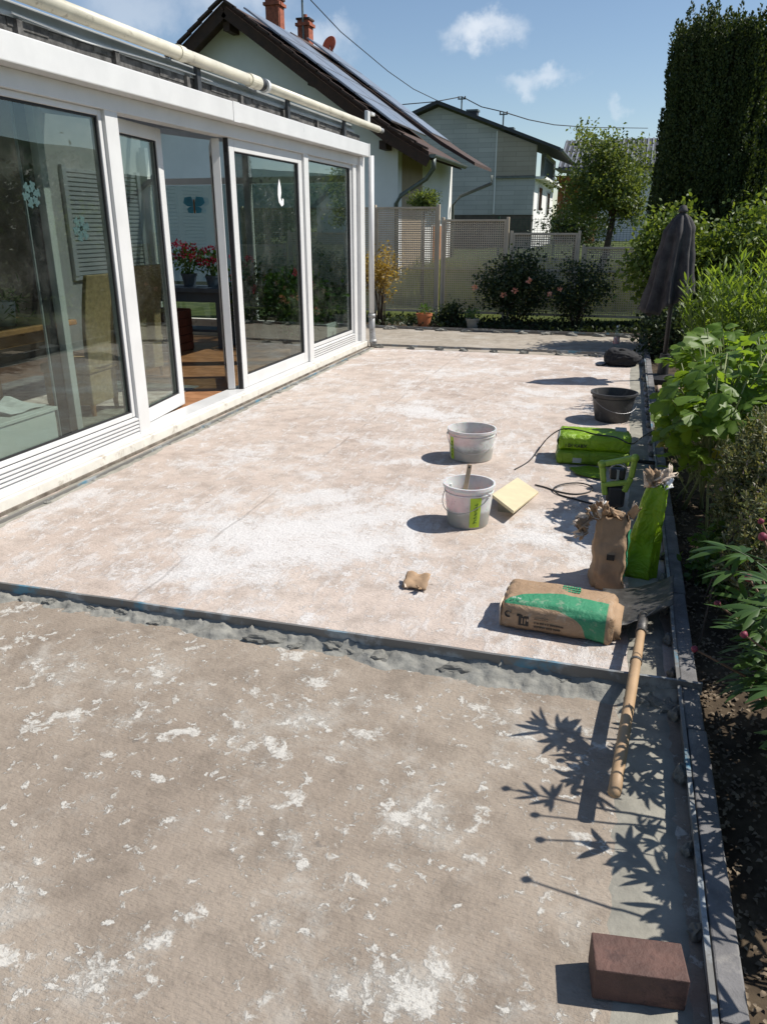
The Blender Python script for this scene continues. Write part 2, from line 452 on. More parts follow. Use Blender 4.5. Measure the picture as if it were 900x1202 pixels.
# ------------------------------------------------------------------ terrace
RAIL_Y = 2.575
def slab(name, x0, x1, y0, y1, m, z=0.0):
    o = MB().box(x0, x1, y0, y1, -0.14, z).build(name, m); return struct(o)
slab('terrace_slab', -3.36, 0.334, -1.6, RAIL_Y, M['slab_near'])
slab('terrace_slab', -3.36, 0.334, RAIL_Y + .001, 10.42, M['slab_mid'])
slab('terrace_slab', -6.2, 0.334, 10.421, 12.58, M['slab_far'])
slab('terrace_slab', -7.0, -3.361, -1.6, 10.42, M['slab_near'], -0.01)

def wavy_sheet(name, x0, x1, y0, y1, m, along='y', amp=.03, hump=0.003, seed=0.0, step=.03, cross=8, edge='both', z=0.0):
    """thin skin of mortar with an uneven edge and a slightly lumpy top"""
    mb_v, F = [], []; L = (y1 - y0) if along == 'y' else (x1 - x0); n = max(4, int(L / step))
    for i in range(n + 1):
        t = i / n
        e0 = amp * fbm(t * L * 3.1 + seed, seed) if edge in ('both', 'lo') else 0
        e1 = amp * fbm(t * L * 3.1 + seed, seed + 9) if edge in ('both', 'hi') else 0
        for j in range(cross + 1):
            s = j / cross
            if along == 'y': x = (x0 + e0) * (1 - s) + (x1 + e1) * s; y = y0 + t * L
            else: x = x0 + t * L; y = (y0 + e0) * (1 - s) + (y1 + e1) * s
            edgeh = (s if edge == 'lo' else min(s, 1 - s)) * cross / 2
            h = z + min(.003 + hump * (.30 + .8 * fbm(x * 14, y * 22, seed + 3)), .03) * min(1, edgeh) - .004 * (1 - min(1, edgeh)) + (.002 * fbm(x * 60, y * 60, seed)) + (.15 * hump * fbm(x * 48, y * 48, seed + 1) if hump > .02 else 0)
            mb_v.append((x, y, h))
    m1 = cross + 1
    for i in range(n):
        for j in range(cross):
            F.append((i * m1 + j, i * m1 + j + 1, (i + 1) * m1 + j + 1, (i + 1) * m1 + j))
    return link(name, mesh_np(name, mb_v, F, True), m)
o = wavy_sheet('mortar_band', .10, .326, -1.2, 2.50, M['mortar'], 'y', .025, .003, 1.0); struct(o)
o = wavy_sheet('mortar_band', .14, .326, 2.66, 10.35, M['mortar'], 'y', .02, .002, 4.0, step=.06); struct(o)
o = wavy_sheet('mortar_band', -3.37, -3.23, 2.66, 10.35, M['mortar'], 'y', .03, .008, 7.0, step=.05); struct(o)

def lump_mesh(seed, r, sq=(1, 1, .6), sub=3, rough=.5):
    bm = bmesh.new(); bmesh.ops.create_icosphere(bm, subdivisions=sub, radius=1.0)
    for v in bm.verts:
        p = v.co.copy(); d = 1 + rough * fbm(p.x * 1.3 + seed, p.y * 1.3, p.z * 1.3 + seed, 3) + .06 * mnoise.cell(p * 2.6 + Vector((seed, 0, 0))) - .03
        p = p * d; p.z = max(p.z, -.55)
        v.co = (p.x * r * sq[0], p.y * r * sq[1], (p.z + .5) * r * sq[2])
    me = bpy.data.meshes.new('mortar_lump'); bm.to_mesh(me); bm.free()
    me.materials.append(M['mortar_wet']); return me
LUMPS = [lump_mesh(3.7 * i + 1, 1.0, (1.25, .8, .75)) for i in range(7)]
def lump(parent, x, y, r, z=0.0, rz=None, name='mortar_lump', sq=None):
    o = link(name, random.choice(LUMPS), None, parent)
    o.location = (x, y, z); o.rotation_euler = (0, 0, random.uniform(-.6, .6) if rz is None else rz)
    s = sq or (1, 1, 1); o.scale = (r * s[0], r * s[1], r * s[2]); return o

def rail(name_label, a, b, parent=None, h=.045, group=None):
    """flat screed rail standing on edge between a and b, z is its underside"""
    t = thing('screed_rail', name_label, 'rail', a, 0, group)
    a, b = Vector(a), Vector(b); u = Vector((0, 0, 1)); mb = MB()
    n = 40
    side = (b - a).cross(u).normalized()
    vs, fs = [], []
    for i in range(n + 1):
        q = a.lerp(b, i / n) + side * (.004 * fbm(i * .35, a.x)) + u * (.002 * fbm(i * .3, 5 + a.y))
        for dx, dz in ((-.002, 0), (.002, 0), (.002, h - .004), (.011, h - .004), (.011, h), (-.002, h)):
            vs.append(q + side * -dx + u * dz)
    for i in range(n):
        for j in range(6): fs.append((i * 6 + j, i * 6 + (j + 1) % 6, (i + 1) * 6 + (j + 1) % 6, (i + 1) * 6 + j))
    fs += [tuple(range(5, -1, -1)), tuple(n * 6 + j for j in range(6))]
    mb.add(vs, fs); mb.build('rail_profile', M['rail'], t)
    return t
# rail across the terrace, bedded in mortar
t = rail('blue-grey metal rail crossing the terrace, its near side bedded in lumpy mortar', (-3.30, RAIL_Y, -.004), (.405, RAIL_Y - .03, .044), h=.046)
def rail_z(x): return -.004 + .048 * (x + 3.30) / 3.705
def rail_y(x): return RAIL_Y - .03 * (x + 3.30) / 3.705
V, F = [], []; nb, cb = 330, 16
for i in range(nb + 1):
    x = -3.0 + 3.325 * i / nb; wd = .060 + .050 * (.5 + fbm(x * 5, 2.2)) + .02 * abs(fbm(x * 17, 8.1)) + .02 * sstep(-1.6, .2, x)
    for j in range(cb + 1):
        s_ = j / cb; y = rail_y(x) + .012 - (wd + .012) * (1 - s_)
        vor = mnoise.noise(Vector((x * 26, y * 26, 1.7)), noise_basis='VORONOI_F2F1')
        bump_ = .010 * fbm(x * 11, y * 15, 3) + .026 * max(0, vor) * (.35 + s_) + .014 * max(0, fbm(x * 7 + 3, y * 9, 9)) + .005 * fbm(x * 55, y * 55, 6)
        V.append((x, y, -.004 + (rail_z(x) + .020 + .010 * fbm(x * 3.3, 4.4)) * s_ ** 1.4 + bump_ * min(1, s_ * 4)))
F = [(i * (cb + 1) + j, (i + 1) * (cb + 1) + j, (i + 1) * (cb + 1) + j + 1, i * (cb + 1) + j + 1) for i in range(nb) for j in range(cb)]
bed = link('mortar_bed', mesh_np('mortar_bed', V, F, False), M['mortar_wet'], t)
x = -2.95
while x < .3:
    dens = .15 if x < -1.3 else .085
    r = random.uniform(.012, .024) if x < -1.4 else random.uniform(.018, .040)
    if x > -.5: r *= 1.05
    lump(t, x, RAIL_Y - random.uniform(.015, .065), r, z=-.004, sq=(random.uniform(1.1, 1.9), random.uniform(.8, 1.2), random.uniform(.7, 1.1)))
    if random.random() < .3: lump(t, x + .02, RAIL_Y - random.uniform(.06, .09), r * .5, z=-.004, sq=(1.5, 1, .6))
    x += dens * random.uniform(.5, 1.7)
for x in (.2, .26, .3): lump(t, x, RAIL_Y - .075, .038, sq=(1, 1.3, .8))
# far rails on dabs
t = rail('thin grey metal rail on mortar dabs beside the conservatory downpipe', (-3.30, 10.40, .025), (.31, 10.52, .03), h=.03)
x = -3.2
while x < .25: lump(t, x, 10.40 + (x + 3.3) * .033, random.uniform(.045, .06), z=-.008, sq=(1, .7, .8)); x += random.uniform(.33, .47)
t = rail('thin grey metal rail on mortar dabs along the planting bed by the fence', (-4.6, 12.44, .025), (.30, 12.50, .03), h=.03)
x = -4.5
while x < .25: lump(t, x, 12.43 + (x + 4.6) * .012, random.uniform(.05, .07), z=-.008, sq=(1.3, .7, .8)); x += random.uniform(.35, .5)
# strip along the kerb with dabs
t = rail('long grey-blue edging strip standing along the inside of the kerb', (.334, -.6, .010), (.334, 10.3, .012), h=.066)
y = .2
while y < 10.2: lump(t, .322 - random.uniform(0, .006), y, random.uniform(.024, .034), sq=(.55, 1.0, 1.35), rz=0); y += random.uniform(.18, .34)
t = rail('blue-grey metal rail along the conservatory sill', (-3.27, 2.66, .0), (-3.29, 10.3, .0), h=.022)
y = 2.8
while y < 10.2: lump(t, -3.275, y, random.uniform(.012, .022), sq=(1.2, 1.6, .7)); y += random.uniform(.2, .6)

# kerb stones
def kerb_run(a, b, w, top, L=1.0):
    a, b = Vector(a), Vector(b); d = (b - a); n = max(1, round(d.length / L)); d.normalize()
    side = d.cross(Vector((0, 0, 1)))
    k = bpy.data.objects.new('kerb', None); COL.objects.link(k); struct(k); k.location = a
    ln = (b - a).length / n
    me = MB().box(0, w, .003, ln - .003, -.22, top).mesh('kerb_stone'); me.materials.append(M['kerb'])
    ang = math.atan2(-d.x, d.y)
    for i in range(n):
        o = link('kerb_stone', me, None, k); o.location = tuple(a + d * (i * ln) + Vector((random.uniform(-.003, .003), 0, random.uniform(-.004, .004))))
        o.rotation_euler = (0, 0, ang)
        md = o.modifiers.new('bevel', 'BEVEL'); md.width = .005; md.segments = 2
kerb_run((.3385, -.8, 0), (.3385, 12.6, 0), .058, .072)
kerb_run((-4.7, 12.60, 0), (.33, 12.60, 0), .056, .03)   # rotated run along the far bed

# planting beds
def bed_sheet(name, x0, x1, y0, y1, z, amp, step=.09):
    nx, ny = int((x1 - x0) / step), int((y1 - y0) / step)
    V = [(x0 + (x1 - x0) * i / nx, y0 + (y1 - y0) * j / ny, z + amp * fbm((x0 + (x1 - x0) * i / nx) * 4, (y0 + (y1 - y0) * j / ny) * 4, .3)) for j in range(ny + 1) for i in range(nx + 1)]
    F = [(j * (nx + 1) + i, j * (nx + 1) + i + 1, (j + 1) * (nx + 1) + i + 1, (j + 1) * (nx + 1) + i) for j in range(ny) for i in range(nx)]
    struct(link(name, mesh_np(name, V, F, True), M['soil']))
bed_sheet('soil_bed', .399, 2.6, -1, 12.6, -.005, .03)
bed_sheet('soil_bed', -6.5, 2.6, 12.66, 14.05, -.01, .03, .12)
# ------------------------------------------------------------------ conservatory
FX = -3.42
M['roof_glass'] = glass_mat('grey_roof_glazing', (.52, .55, .57), 1.2)
M['base_gap'] = mat('rusty_gap_strip', (.13, .10, .075), .85, var=.4, vscale=9, bmp=.5, c2=(.24, .21, .17))
M['dimmed_wall'] = mat('dimmed_rear_wall', (.075, .058, .042), .6, var=.3, vscale=3)  # dark brown wall colour stands in for the dim interior and dark reflections
cons = thing('conservatory', 'white framed glass conservatory with open French door beside the terrace', 'conservatory', (FX, 6, 0))
MB().box(FX - .20, FX + .045, 1.6, 10.46, -.05, .085).build('sill', M['pvc_old'], cons, bevel=.006)
MB().box(FX + .0455, FX + .058, 1.6, 10.44, -.02, .022).build('base_gap_strip', M['base_gap'], cons, bevel=.003)  # added strip whose colour draws the dark gap and brown edge under the sill
MB().box(FX - .17, FX + .022, 1.6, 10.44, .0855, .112).build('threshold_rail', M['pvc'], cons, bevel=.004)
FLOOR = .10
def post(y0, y1, x0=FX - .09, x1=FX, z0=.112, z1=2.43):
    MB().box(x0, x1, y0, y1, z0, z1).build('post', M['pvc'], cons, bevel=.004)
for y0, y1 in ((3.0, 3.16), (4.93, 5.075), (8.40, 8.53), (10.02, 10.14)): post(y0, y1)
MB().box(FX - .14, FX + .03, 10.22, 10.40, .086, 2.431).build('corner_post', M['pvc'], cons, bevel=.006)
MB().box(FX - .10, FX - .02, 10.14, 10.22, .112, 2.43).build('post', M['pvc'], cons)
MB().box(FX - .11, FX + .006, 1.6, 10.22, 2.325, 2.431).build('header', M['pvc'], cons, bevel=.004)
fas = MB().box(FX - .15, FX + .115, 1.6, 10.36, 2.432, 2.585).build('fascia', M['pvc'], cons, bevel=.008)
MB().box(FX + .1155, FX + .119, 6.58, 6.70, 2.431, 2.587).build('joint_cover', M['pvc'], fas)
MB().box(FX + .1155, FX + .119, 10.315, 10.362, 2.431, 2.587).build('joint_cover', M['pvc'], fas)
def sash(y0, y1, z0, z1, w=.085, x=FX - .055, th=.06, wb=None, name='window', prof=True):
    """frame with a pane; closed, lying in the facade"""
    wb = wb or w; mb = MB()
    mb.box(x - th / 2, x + th / 2, y0, y0 + w, z0, z1).box(x - th / 2, x + th / 2, y1 - w, y1, z0, z1)
    mb.box(x - th / 2, x + th / 2, y0 + w, y1 - w, z0, z0 + wb).box(x - th / 2, x + th / 2, y0 + w, y1 - w, z1 - w, z1)
    f = mb.build(name, M['pvc'], cons, bevel=.005)
    MB().box(x - .004, x + .004, y0 + w - .008, y1 - w + .008, z0 + wb - .008, z1 - w + .008).build('pane', M['glass'], f)
    s = MB(); e = .012; xo = x + th / 2 - .012
    a, b2, c, d = y0 + w, y1 - w, z0 + wb, z1 - w
    s.box(xo - .015, xo, a, a + e, c, d).box(xo - .015, xo, b2 - e, b2, c, d).box(xo - .015, xo, a + e, b2 - e, c, c + e).box(xo - .015, xo, a + e, b2 - e, d - e, d)
    s.build('seal', M['seal'], f)
    return f
def louvre(y0, y1, z0, z1, n):
    t = MB().box(FX - .12, FX - .03, y0, y1, z0, z1).build('louvre', M['seal'], cons)
    h = (z1 - z0) / n; sl = []
    for i in range(n):
        z = z0 + i * h
        MB().prism([(FX - .028, z + .0035), (FX - .003, z + .0005), (FX - .003, z + h - .0135), (FX - .028, z + h - .0055)], 'y', y0, y1).build('slat', M['pvc'], t)
W1 = sash(3.16, 4.93, .246, 2.325, .04, wb=.035)
louvre(3.16, 4.93, .113, .246, 5)
W0 = sash(1.6, 3.0, .246, 2.325, .04, wb=.035)
louvre(1.6, 3.0, .113, .246, 5)
W2 = sash(6.73, 8.40, .115, 2.325, .10, wb=.115, name='door')
W4 = sash(8.53, 10.02, .246, 2.325, .045, wb=.04)
louvre(8.53, 10.02, .113, .246, 5)
def leaf(hinge, width, ang, flip=1):
    """door leaf swung inwards about a vertical hinge"""
    mb = MB(); w, z0, z1 = .095, .118, 2.32
    Mx = Matrix.Translation(hinge) @ Matrix.Rotation(ang, 4, 'Z')
    def bx(m, a0, a1, b0, b1, c0, c1): return m.box(b0, b1, a0 * flip if flip > 0 else -a1, a1 if flip > 0 else -a0, c0, c1)
    bx(mb, 0, w, -.035, .035, z0, z1); bx(mb, width - w, width, -.035, .035, z0, z1)
    bx(mb, w, width - w, -.035, .035, z0, z0 + .11); bx(mb, w, width - w, -.035, .035, z1 - w, z1)
    f = mb.xf(Mx).build('door_leaf', M['pvc'], cons, bevel=.005)
    p = MB(); bx(p, w - .008, width - w + .008, -.004, .004, z0 + .102, z1 - w + .008); p.xf(Mx).build('pane', M['glass'], f)
    s = MB(); e = .012
    bx(s, w, w + e, .012, .024, z0 + .11, z1 - w); bx(s, width - w - e, width - w, .012, .024, z0 + .11, z1 - w)
    bx(s, w + e, width - w - e, .012, .024, z0 + .11, z0 + .11 + e); bx(s, w + e, width - w - e, .012, .024, z1 - w - e, z1 - w)
    s.xf(Mx).build('seal', M['seal'], f)
    h = MB(); bx(h, width - .065, width - .035, -.06, -.03, 1.02, 1.10); h.xf(Mx); h.build('handle', M['zincpipe'], f, bevel=.004)
    return f
leaf((FX - .125, 4.985, 0), .965, R(7.2))
f = leaf((FX - .12, 6.66, 0), .80, R(-150), -1)
hg = MB()
for z in (.35, .9, 1.45, 2.1): MB().tube([(FX - .05, 6.715, z), (FX - .05, 6.715, z + .11)], .011, 8).build('hinge', M['seal'], f)
MB().box(FX - .07, FX - .03, 6.712, 6.729, .113, 2.325).build('seal', M['seal'], cons)
# end wall towards the fence, rear wall, roof
ew = MB().box(-6.7, FX - .15, 10.30, 10.40, -.05, .32).build('end_wall', M['pvc_old'], cons)
for x in (-6.62, -5.05): MB().box(x - .045, x + .045, 10.31, 10.39, .321, 2.62).build('mullion', M['pvc'], cons)
MB().box(-6.575, FX - .15, 10.315, 10.385, 2.14, 2.22).build('transom', M['pvc'], cons)
for x0, x1 in ((-6.57, -5.10), (-5.0, FX - .16)): MB().box(x0, x1, 10.345, 10.353, .33, 2.13).build('pane', M['glass'], cons)
MB().box(-6.9, -6.7, 1.4, 8.3, -.05, 3.0).build('rear_wall', M['dimmed_wall'], cons)
MB().box(-6.9, -6.7, 8.301, 10.42, -.05, 3.0).build('rear_wall', M['wall_in'], cons)
MB().box(-6.7, FX - .15, 1.4, 1.6, -.05, 2.6).build('side_wall', M['wall_in'], cons)
MB().prism([(FX - .10, 2.49), (-6.75, 2.90), (-6.75, 2.96), (FX - .10, 2.55)], 'y', 1.4, 10.5).build('roof', M['roof_glass'], cons)
for y in (3.08, 5.0, 6.72, 8.46, 10.2):
    MB().obox((FX - .16, y, 2.46), (-6.7, y, 2.885), .07, .09).build('rafter', M['pvc'], cons)
cf = MB().box(-6.7, FX - .18, 1.6, 10.30, -.1, FLOOR - .008).build('floor_bed', M['grout'], cons)
tile_me = MB().box(-.147, .147, -.147, .147, -.008, 0).mesh('floor_tile'); tile_me.materials.append(M['tile_in'])
for i in range(10):
    for j in range(21):
        x, y = FX - .36 - .3 * i, 4.0 + .3 * j
        if x < -6.5: continue
        o = link('floor_tile', tile_me, None, cons); o.matrix_parent_inverse = root_matrix(cons).inverted(); o.location = (x, y, FLOOR - random.uniform(0, .0012))
# roller shutter on the rear wall
sh = thing('window_shutter', 'white slatted roller shutter on the rear wall inside the conservatory', 'shutter', (-6.69, 9.4, 1.0))
MB().box(-6.699, -6.66, 8.6, 10.25, .95, 1.0).build('sill', M['pvc'], sh)
for y0, y1 in ((8.6, 8.68), (9.35, 9.5), (10.17, 10.25)): MB().box(-6.699, -6.65, y0, y1, 1.0, 2.3).build('guide', M['pvc'], sh)
for k in range(24):
    z = 1.003 + k * .053
    MB().prism([(-6.695, z), (-6.672, z + .006), (-6.672, z + .042), (-6.695, z + .048)], 'y', 8.68, 9.35).build('slat', M['pvc'], sh)
    MB().prism([(-6.695, z), (-6.672, z + .006), (-6.672, z + .042), (-6.695, z + .048)], 'y', 9.5, 10.17).build('slat', M['pvc'], sh)
# downpipe at the corner
dp = thing('downpipe', 'weathered grey downpipe foot at the conservatory corner post', 'pipe', (-3.33, 10.50, 0))
MB().tube([(-3.335, 10.505, 2.46), (-3.335, 10.505, .42)], .038, 14).build('upper_pipe', M['pvc'], dp, smooth=True)
MB().tube([(-3.335, 10.505, .44), (-3.335, 10.505, .26), (-3.315, 10.49, .10), (-3.30, 10.47, -.02)], .044, 14).build('lower_pipe', M['zincpipe'], dp, smooth=True)
MB().tube([(-3.335, 10.505, .40), (-3.335, 10.505, .45)], .05, 14).build('sleeve', M['zincpipe'], dp, smooth=True)
MB().tube([(-3.31, 10.482, .05), (-3.315, 10.488, .10)], .052, 14).build('sleeve', M['zincpipe'], dp, smooth=True)

# awning above the roof edge
aw = thing('awning', 'cream awning front tube on brackets above the white fascia', 'awning', (FX, 7, 2.62))
for a, b2, r in ((4.2, 7.15, .047), (7.25, 11.05, .043)):
    MB().tube([(FX + .02, a, 2.826), (FX + .02, b2, 2.826)], r, 20).build('front_tube', M['cream'], aw, smooth=True)
MB().tube([(FX + .02, 2.0, 2.826), (FX + .02, 4.2, 2.826)], .047, 20).build('front_tube', M['cream'], aw, smooth=True)
MB().tube([(FX + .02, 7.10, 2.826), (FX + .02, 7.30, 2.826)], .057, 20).build('coupling', M['cream'], aw)
MB().tube([(FX + .02, 7.42, 2.826), (FX + .02, 7.47, 2.826)], .060, 20).build('coupling', M['pvc'], aw)
MB().tube([(FX + .02, 7.30, 2.826), (FX + .02, 7.40, 2.826)], .049, 20).build('dark_band', M['seal'], aw)
MB().tube([(FX + .02, 5.9, 2.826), (FX + .02, 5.98, 2.826)], .055, 20).build('coupling', M['cream'], aw)
MB().tube([(FX + .02, 11.05, 2.826), (FX + .02, 11.22, 2.826)], .032, 16).build('end_spigot', M['zincpipe'], aw)
MB().box(FX - .11, FX - .07, 1.8, 10.2, 2.735, 2.80).build('cassette_profile', M['greymetal'], aw, bevel=.006)
MB().box(FX - .09, FX - .04, 1.8, 10.2, 2.705, 2.733).build('cassette_profile', M['greymetal'], aw, bevel=.004)
vs = [(FX - .02, y, 2.70 + .03 * abs(math.sin(y * 1.3))) for y in np.arange(4.2, 6.6, .1)]
MB().tube(vs, .006, 6).build('cable', M['pvc'], aw)
for y in (6.25, 8.05, 9.75): MB().box(FX - .03, FX + .0, y - .03, y + .03, 2.586, 2.80).build('bracket', M['darkmetal'], aw)
br = MB().box(FX - .02, FX + .03, 10.56, 10.66, 2.86, 3.0).build('end_bracket', M['pvc'], aw, bevel=.01)
MB().box(FX - .0, FX + .05, 10.66, 10.80, 2.955, 2.995).build('bracket_arm', M['pvc'], br, bevel=.006)
rb = thing('roof_edge_beam', 'dark weathered roof edge timber with short studs behind the white fascia', 'beam', (FX - .05, 7, 2.62))
MB().box(FX - .10, FX - .05, 1.6, 10.45, 2.586, 2.70).build('timber', M['oldwood'], rb, bevel=.004)
MB().box(FX - .14, FX - .115, 1.6, 10.3, 2.58, 2.79).build('back_board', M['darkmetal'], rb)
y = 3.3
while y < 10.4: MB().box(FX - .05, FX - .02, y, y + .045, 2.586, 2.69 + random.uniform(0, .03)).build('stud', M['oldwood'], rb); y += .93
for k in range(9):
    y = 3.4 + k * .78; MB().box(FX - .052, FX - .043, y, y + .34, 2.65 + .01 * (k % 3), 2.70 + .012 * (k % 4)).build('lath', M['oldwood'], rb)

# ------------------------------------------------------------------ things inside
M['wicker'] = mat('pale_wicker', (.42, .30, .16), .75, var=.2, vscale=30, bmp=.9, bscale=160)
M['pine'] = mat('pine_wood', (.34, .17, .06), .55, var=.25, vscale=6, bmp=.2)
M['dkwood'] = mat('dark_red_wood', (.10, .030, .018), .5, var=.3, vscale=6)
M['whitebox'] = mat('white_lacquer', (.78, .80, .76), .4, var=.03)
M['paper'] = mat('white_paper', (.80, .80, .78), .8, var=.05)
M['rug'] = mat('woven_rug', (.30, .26, .22), .95, var=.35, vscale=9, bmp=.5, c2=(.46, .43, .38))
M['bluevase'] = mat('dark_blue_glaze', (.015, .025, .07), .2)
M['terracotta'] = mat('terracotta_clay', (.42, .14, .055), .75, var=.2, vscale=10, bmp=.2, stain=((.5, .40, .32), .4, 8, .58))
M['slategrey'] = mat('blue_grey_wood', (.10, .13, .16), .6, var=.15)
M['petal_red'] = leaf_mat('crimson_petals', (.28, .01, .03), (.45, .02, .09), .25)
M['petal_pink'] = leaf_mat('pink_petals', (.65, .06, .16), (.80, .14, .26), .3)
M['petal_salmon'] = leaf_mat('salmon_petals', (.70, .30, .24), (.82, .50, .44), .3)
M['leaf_pot'] = leaf_mat('pot_plant_leaves', (.045, .10, .025), (.09, .17, .045), .35)
M['stem'] = mat('green_stem', (.12, .17, .05), .7, var=.2)
M['bark'] = mat('brown_bark', (.07, .05, .035), .95, var=.4, vscale=15, bmp=1.0, bscale=40)
def wicker_chair(loc, rz, label):
    t = thing('wicker_chair', label, 'chair', loc, rz, 'wicker chairs in the conservatory')
    mm = Matrix.Translation(loc) @ Matrix.Rotation(rz, 4, 'Z')
    # backrest: tall slightly curved panel tapering downwards; faces +y local
    mb = MB(); vs, fs = [], []; n, k = 10, 6
    for i in range(n + 1):
        s = i / n; z = .40 + .74 * s; w = .20 + .03 * s; yy = -.22 - .10 * s * s
        for j in range(k + 1):
            u = -1 + 2 * j / k; vs.append((u * w, yy - .03 * (1 - u * u), z)); 
    m1 = k + 1; nn = (n + 1) * m1
    vs += [(a, b2 + .035, c) for a, b2, c in vs]
    for i in range(n):
        for j in range(k):
            q = (i * m1 + j, i * m1 + j + 1, (i + 1) * m1 + j + 1, (i + 1) * m1 + j); fs += [q, tuple(nn + v for v in reversed(q))]
    for i in range(n):
        for j in (0, k): fs.append((i * m1 + j, (i + 1) * m1 + j, nn + (i + 1) * m1 + j, nn + i * m1 + j))
    for i in (0, n):
        for j in range(k): fs.append((i * m1 + j, i * m1 + j + 1, nn + i * m1 + j + 1, nn + i * m1 + j))
    mb.add(vs, fs).xf(mm).build('backrest', M['wicker'], t, bevel=.008)
    MB().box(-.215, .215, -.23, .23, .36, .44).xf(mm).build('seat', M['wicker'], t, bevel=.02)
    MB().box(-.20, .20, -.215, .215, .10, .358).xf(mm).build('apron', M['wicker'], t, bevel=.01)
    for sx in (-1, 1):
        for sy in (-1, 1): MB().tube([(sx * .175, sy * .19, .12), (sx * .18, sy * .195, 0)], [.024, .018], 8).xf(mm).build('leg', M['pine'], t)
wicker_chair((-4.34, 5.50, FLOOR), R(95), 'pale wicker chair beside the white inner post, back to the terrace')
wicker_chair((-4.86, 7.05, FLOOR), R(82), 'pale wicker chair behind the ajar door leaf')
# table
tb = thing('dining_table', 'pine dining table inside the glass near the wicker chair', 'table', (-4.95, 4.7, FLOOR))
MB().box(-5.5, -4.5, 3.6, 5.75, FLOOR + .70, FLOOR + .745).build('table_top', M['pine'], tb, bevel=.008)
MB().box(-5.42, -4.58, 3.68, 5.67, FLOOR + .60, FLOOR + .699).build('apron', M['pine'], tb)
for x in (-5.40, -4.60):
    for y in (3.72, 5.63): MB().box(x - .05, x + .05, y - .05, y + .05, FLOOR, FLOOR + .60).build('leg', M['pine'], tb, bevel=.008)
pb = thing('planter', 'pale grey planter standing on the pine table', 'planter', (-4.75, 5.2, FLOOR + .745))
MB().lathe([(0, 0), (.07, 0), (.095, .19), (.085, .19), (.075, .16), (0, .16)], (-4.75, 5.2, FLOOR + .745), 20).build('pot', M['pvc_old'], pb, smooth=True)
P = np.array([-4.75, 5.2, FLOOR + .9]) + RNG.normal(size=(160, 3)) * (.08, .08, .08)
leaf_obj('leaves', [scatter(P, rdir(160, .5), .09, T_LANCE)], M['leaf_pot'], pb)
# inner post with dark curtain beside
ip = thing('inner_post', 'white inner support post behind the widest fixed pane', 'post', (-3.80, 4.70, FLOOR))
MB().box(-3.83, -3.77, 4.665, 4.73, FLOOR, 2.50).build('post_profile', M['pvc'], ip, bevel=.004)
MB().box(-3.85, -3.83, 4.565, 4.6645, FLOOR, 2.50).build('dark_panel', M['seal'], ip)
MB().box(-3.85, -3.835, 4.552, 4.5645, FLOOR, 2.50).build('edge_strip', M['greymetal'], ip)
cb = thing('low_cabinet', 'low white cabinet right behind the louvred pane with papers on top', 'cabinet', (-3.95, 3.9, FLOOR))
MB().box(-4.25, -3.70, 2.9, 4.37, FLOOR, .40).build('carcass', M['whitebox'], cb, bevel=.006)
MB().box(-4.27, -3.69, 2.88, 4.39, .4005, .425).build('top', M['whitebox'], cb, bevel=.004)
pp = MB(); vs, fs = [], []
for i in range(7):
    for j in range(5):
        vs.append((-4.05 + .30 * j / 4, 4.02 + .34 * i / 6, .432 + .06 * abs(math.sin(i * .9 + j * .4)) * (1 - j / 5)))
fs = [(i * 5 + j, i * 5 + j + 1, (i + 1) * 5 + j + 1, (i + 1) * 5 + j) for i in range(6) for j in range(4)]
tag(pp.add(vs, fs).build('newspaper', M['paper']), 'crumpled white newspaper on the low white cabinet', 'paper')
bk = thing('wicker_basket', 'small brown wicker basket on the low white cabinet', 'basket', (-3.9, 3.75, .425))
MB().lathe([(.10, 0), (.125, .11), (.118, .115), (.095, .012), (0, .012)], (-3.9, 3.75, .425), 18, 1.3, 1).build('basket_body', M['wicker'], bk)
MB().tube([(-3.9 + .125 * 1.3 * math.cos(a), 3.75 + .125 * math.sin(a), .54) for a in np.arange(0, 6.4, .35)], .009, 6).build('rim', M['wicker'], bk)
rg = tag(MB().box(-5.9, -3.95, 4.3, 6.75, FLOOR + .0005, FLOOR + .009).build('rug', M['rug']), 'pale patterned rug on the terracotta tile floor', 'rug')
tag(MB().add([(-3.70, 5.15, .113), (-3.95, 5.20, .115), (-3.93, 5.50, .12), (-3.68, 5.47, .113), (-3.8, 5.32, .16)], [(0, 1, 4), (1, 2, 4), (2, 3, 4), (3, 0, 4)]).build('floor_cloth', M['paper']), 'white crumpled cloth on the rug by the ajar door', 'cloth')
# sideboard with flowers by the end wall
sb = thing('plant_bench', 'blue-grey plant bench carrying red flowers by the end glazing', 'bench', (-5.3, 9.3, FLOOR))
MB().box(-6.3, -4.85, 9.05, 9.55, .80, .86).build('bench_top', M['slategrey'], sb, bevel=.006)
MB().box(-6.25, -4.9, 9.10, 9.50, .68, .799).build('apron', M['slategrey'], sb)
for x in (-6.2, -4.95):
    for y in (9.13, 9.47): MB().box(x - .035, x + .035, y - .035, y + .035, FLOOR, .68).build('leg', M['slategrey'], sb)
MB().box(-6.2, -4.95, 9.12, 9.48, .30, .33).build('lower_shelf', M['slategrey'], sb)
ck = thing('log_crate', 'dark red wooden crate in front of the plant bench', 'crate', (-5.5, 8.7, FLOOR))
for k in range(5):
    MB().box(-5.85, -5.25, 8.52, 8.54, FLOOR + .02 + k * .1, FLOOR + .11 + k * .1).build('plank', M['dkwood'], ck)
    MB().box(-5.25, -5.23, 8.54, 8.9, FLOOR + .02 + k * .1, FLOOR + .11 + k * .1).build('plank', M['dkwood'], ck)
MB().box(-5.85, -5.25, 8.9, 8.92, FLOOR, FLOOR + .52).build('back_board', M['dkwood'], ck)
vz = thing('vase', 'dark blue bottle vase on the plant bench', 'vase', (-5.75, 9.2, .86))
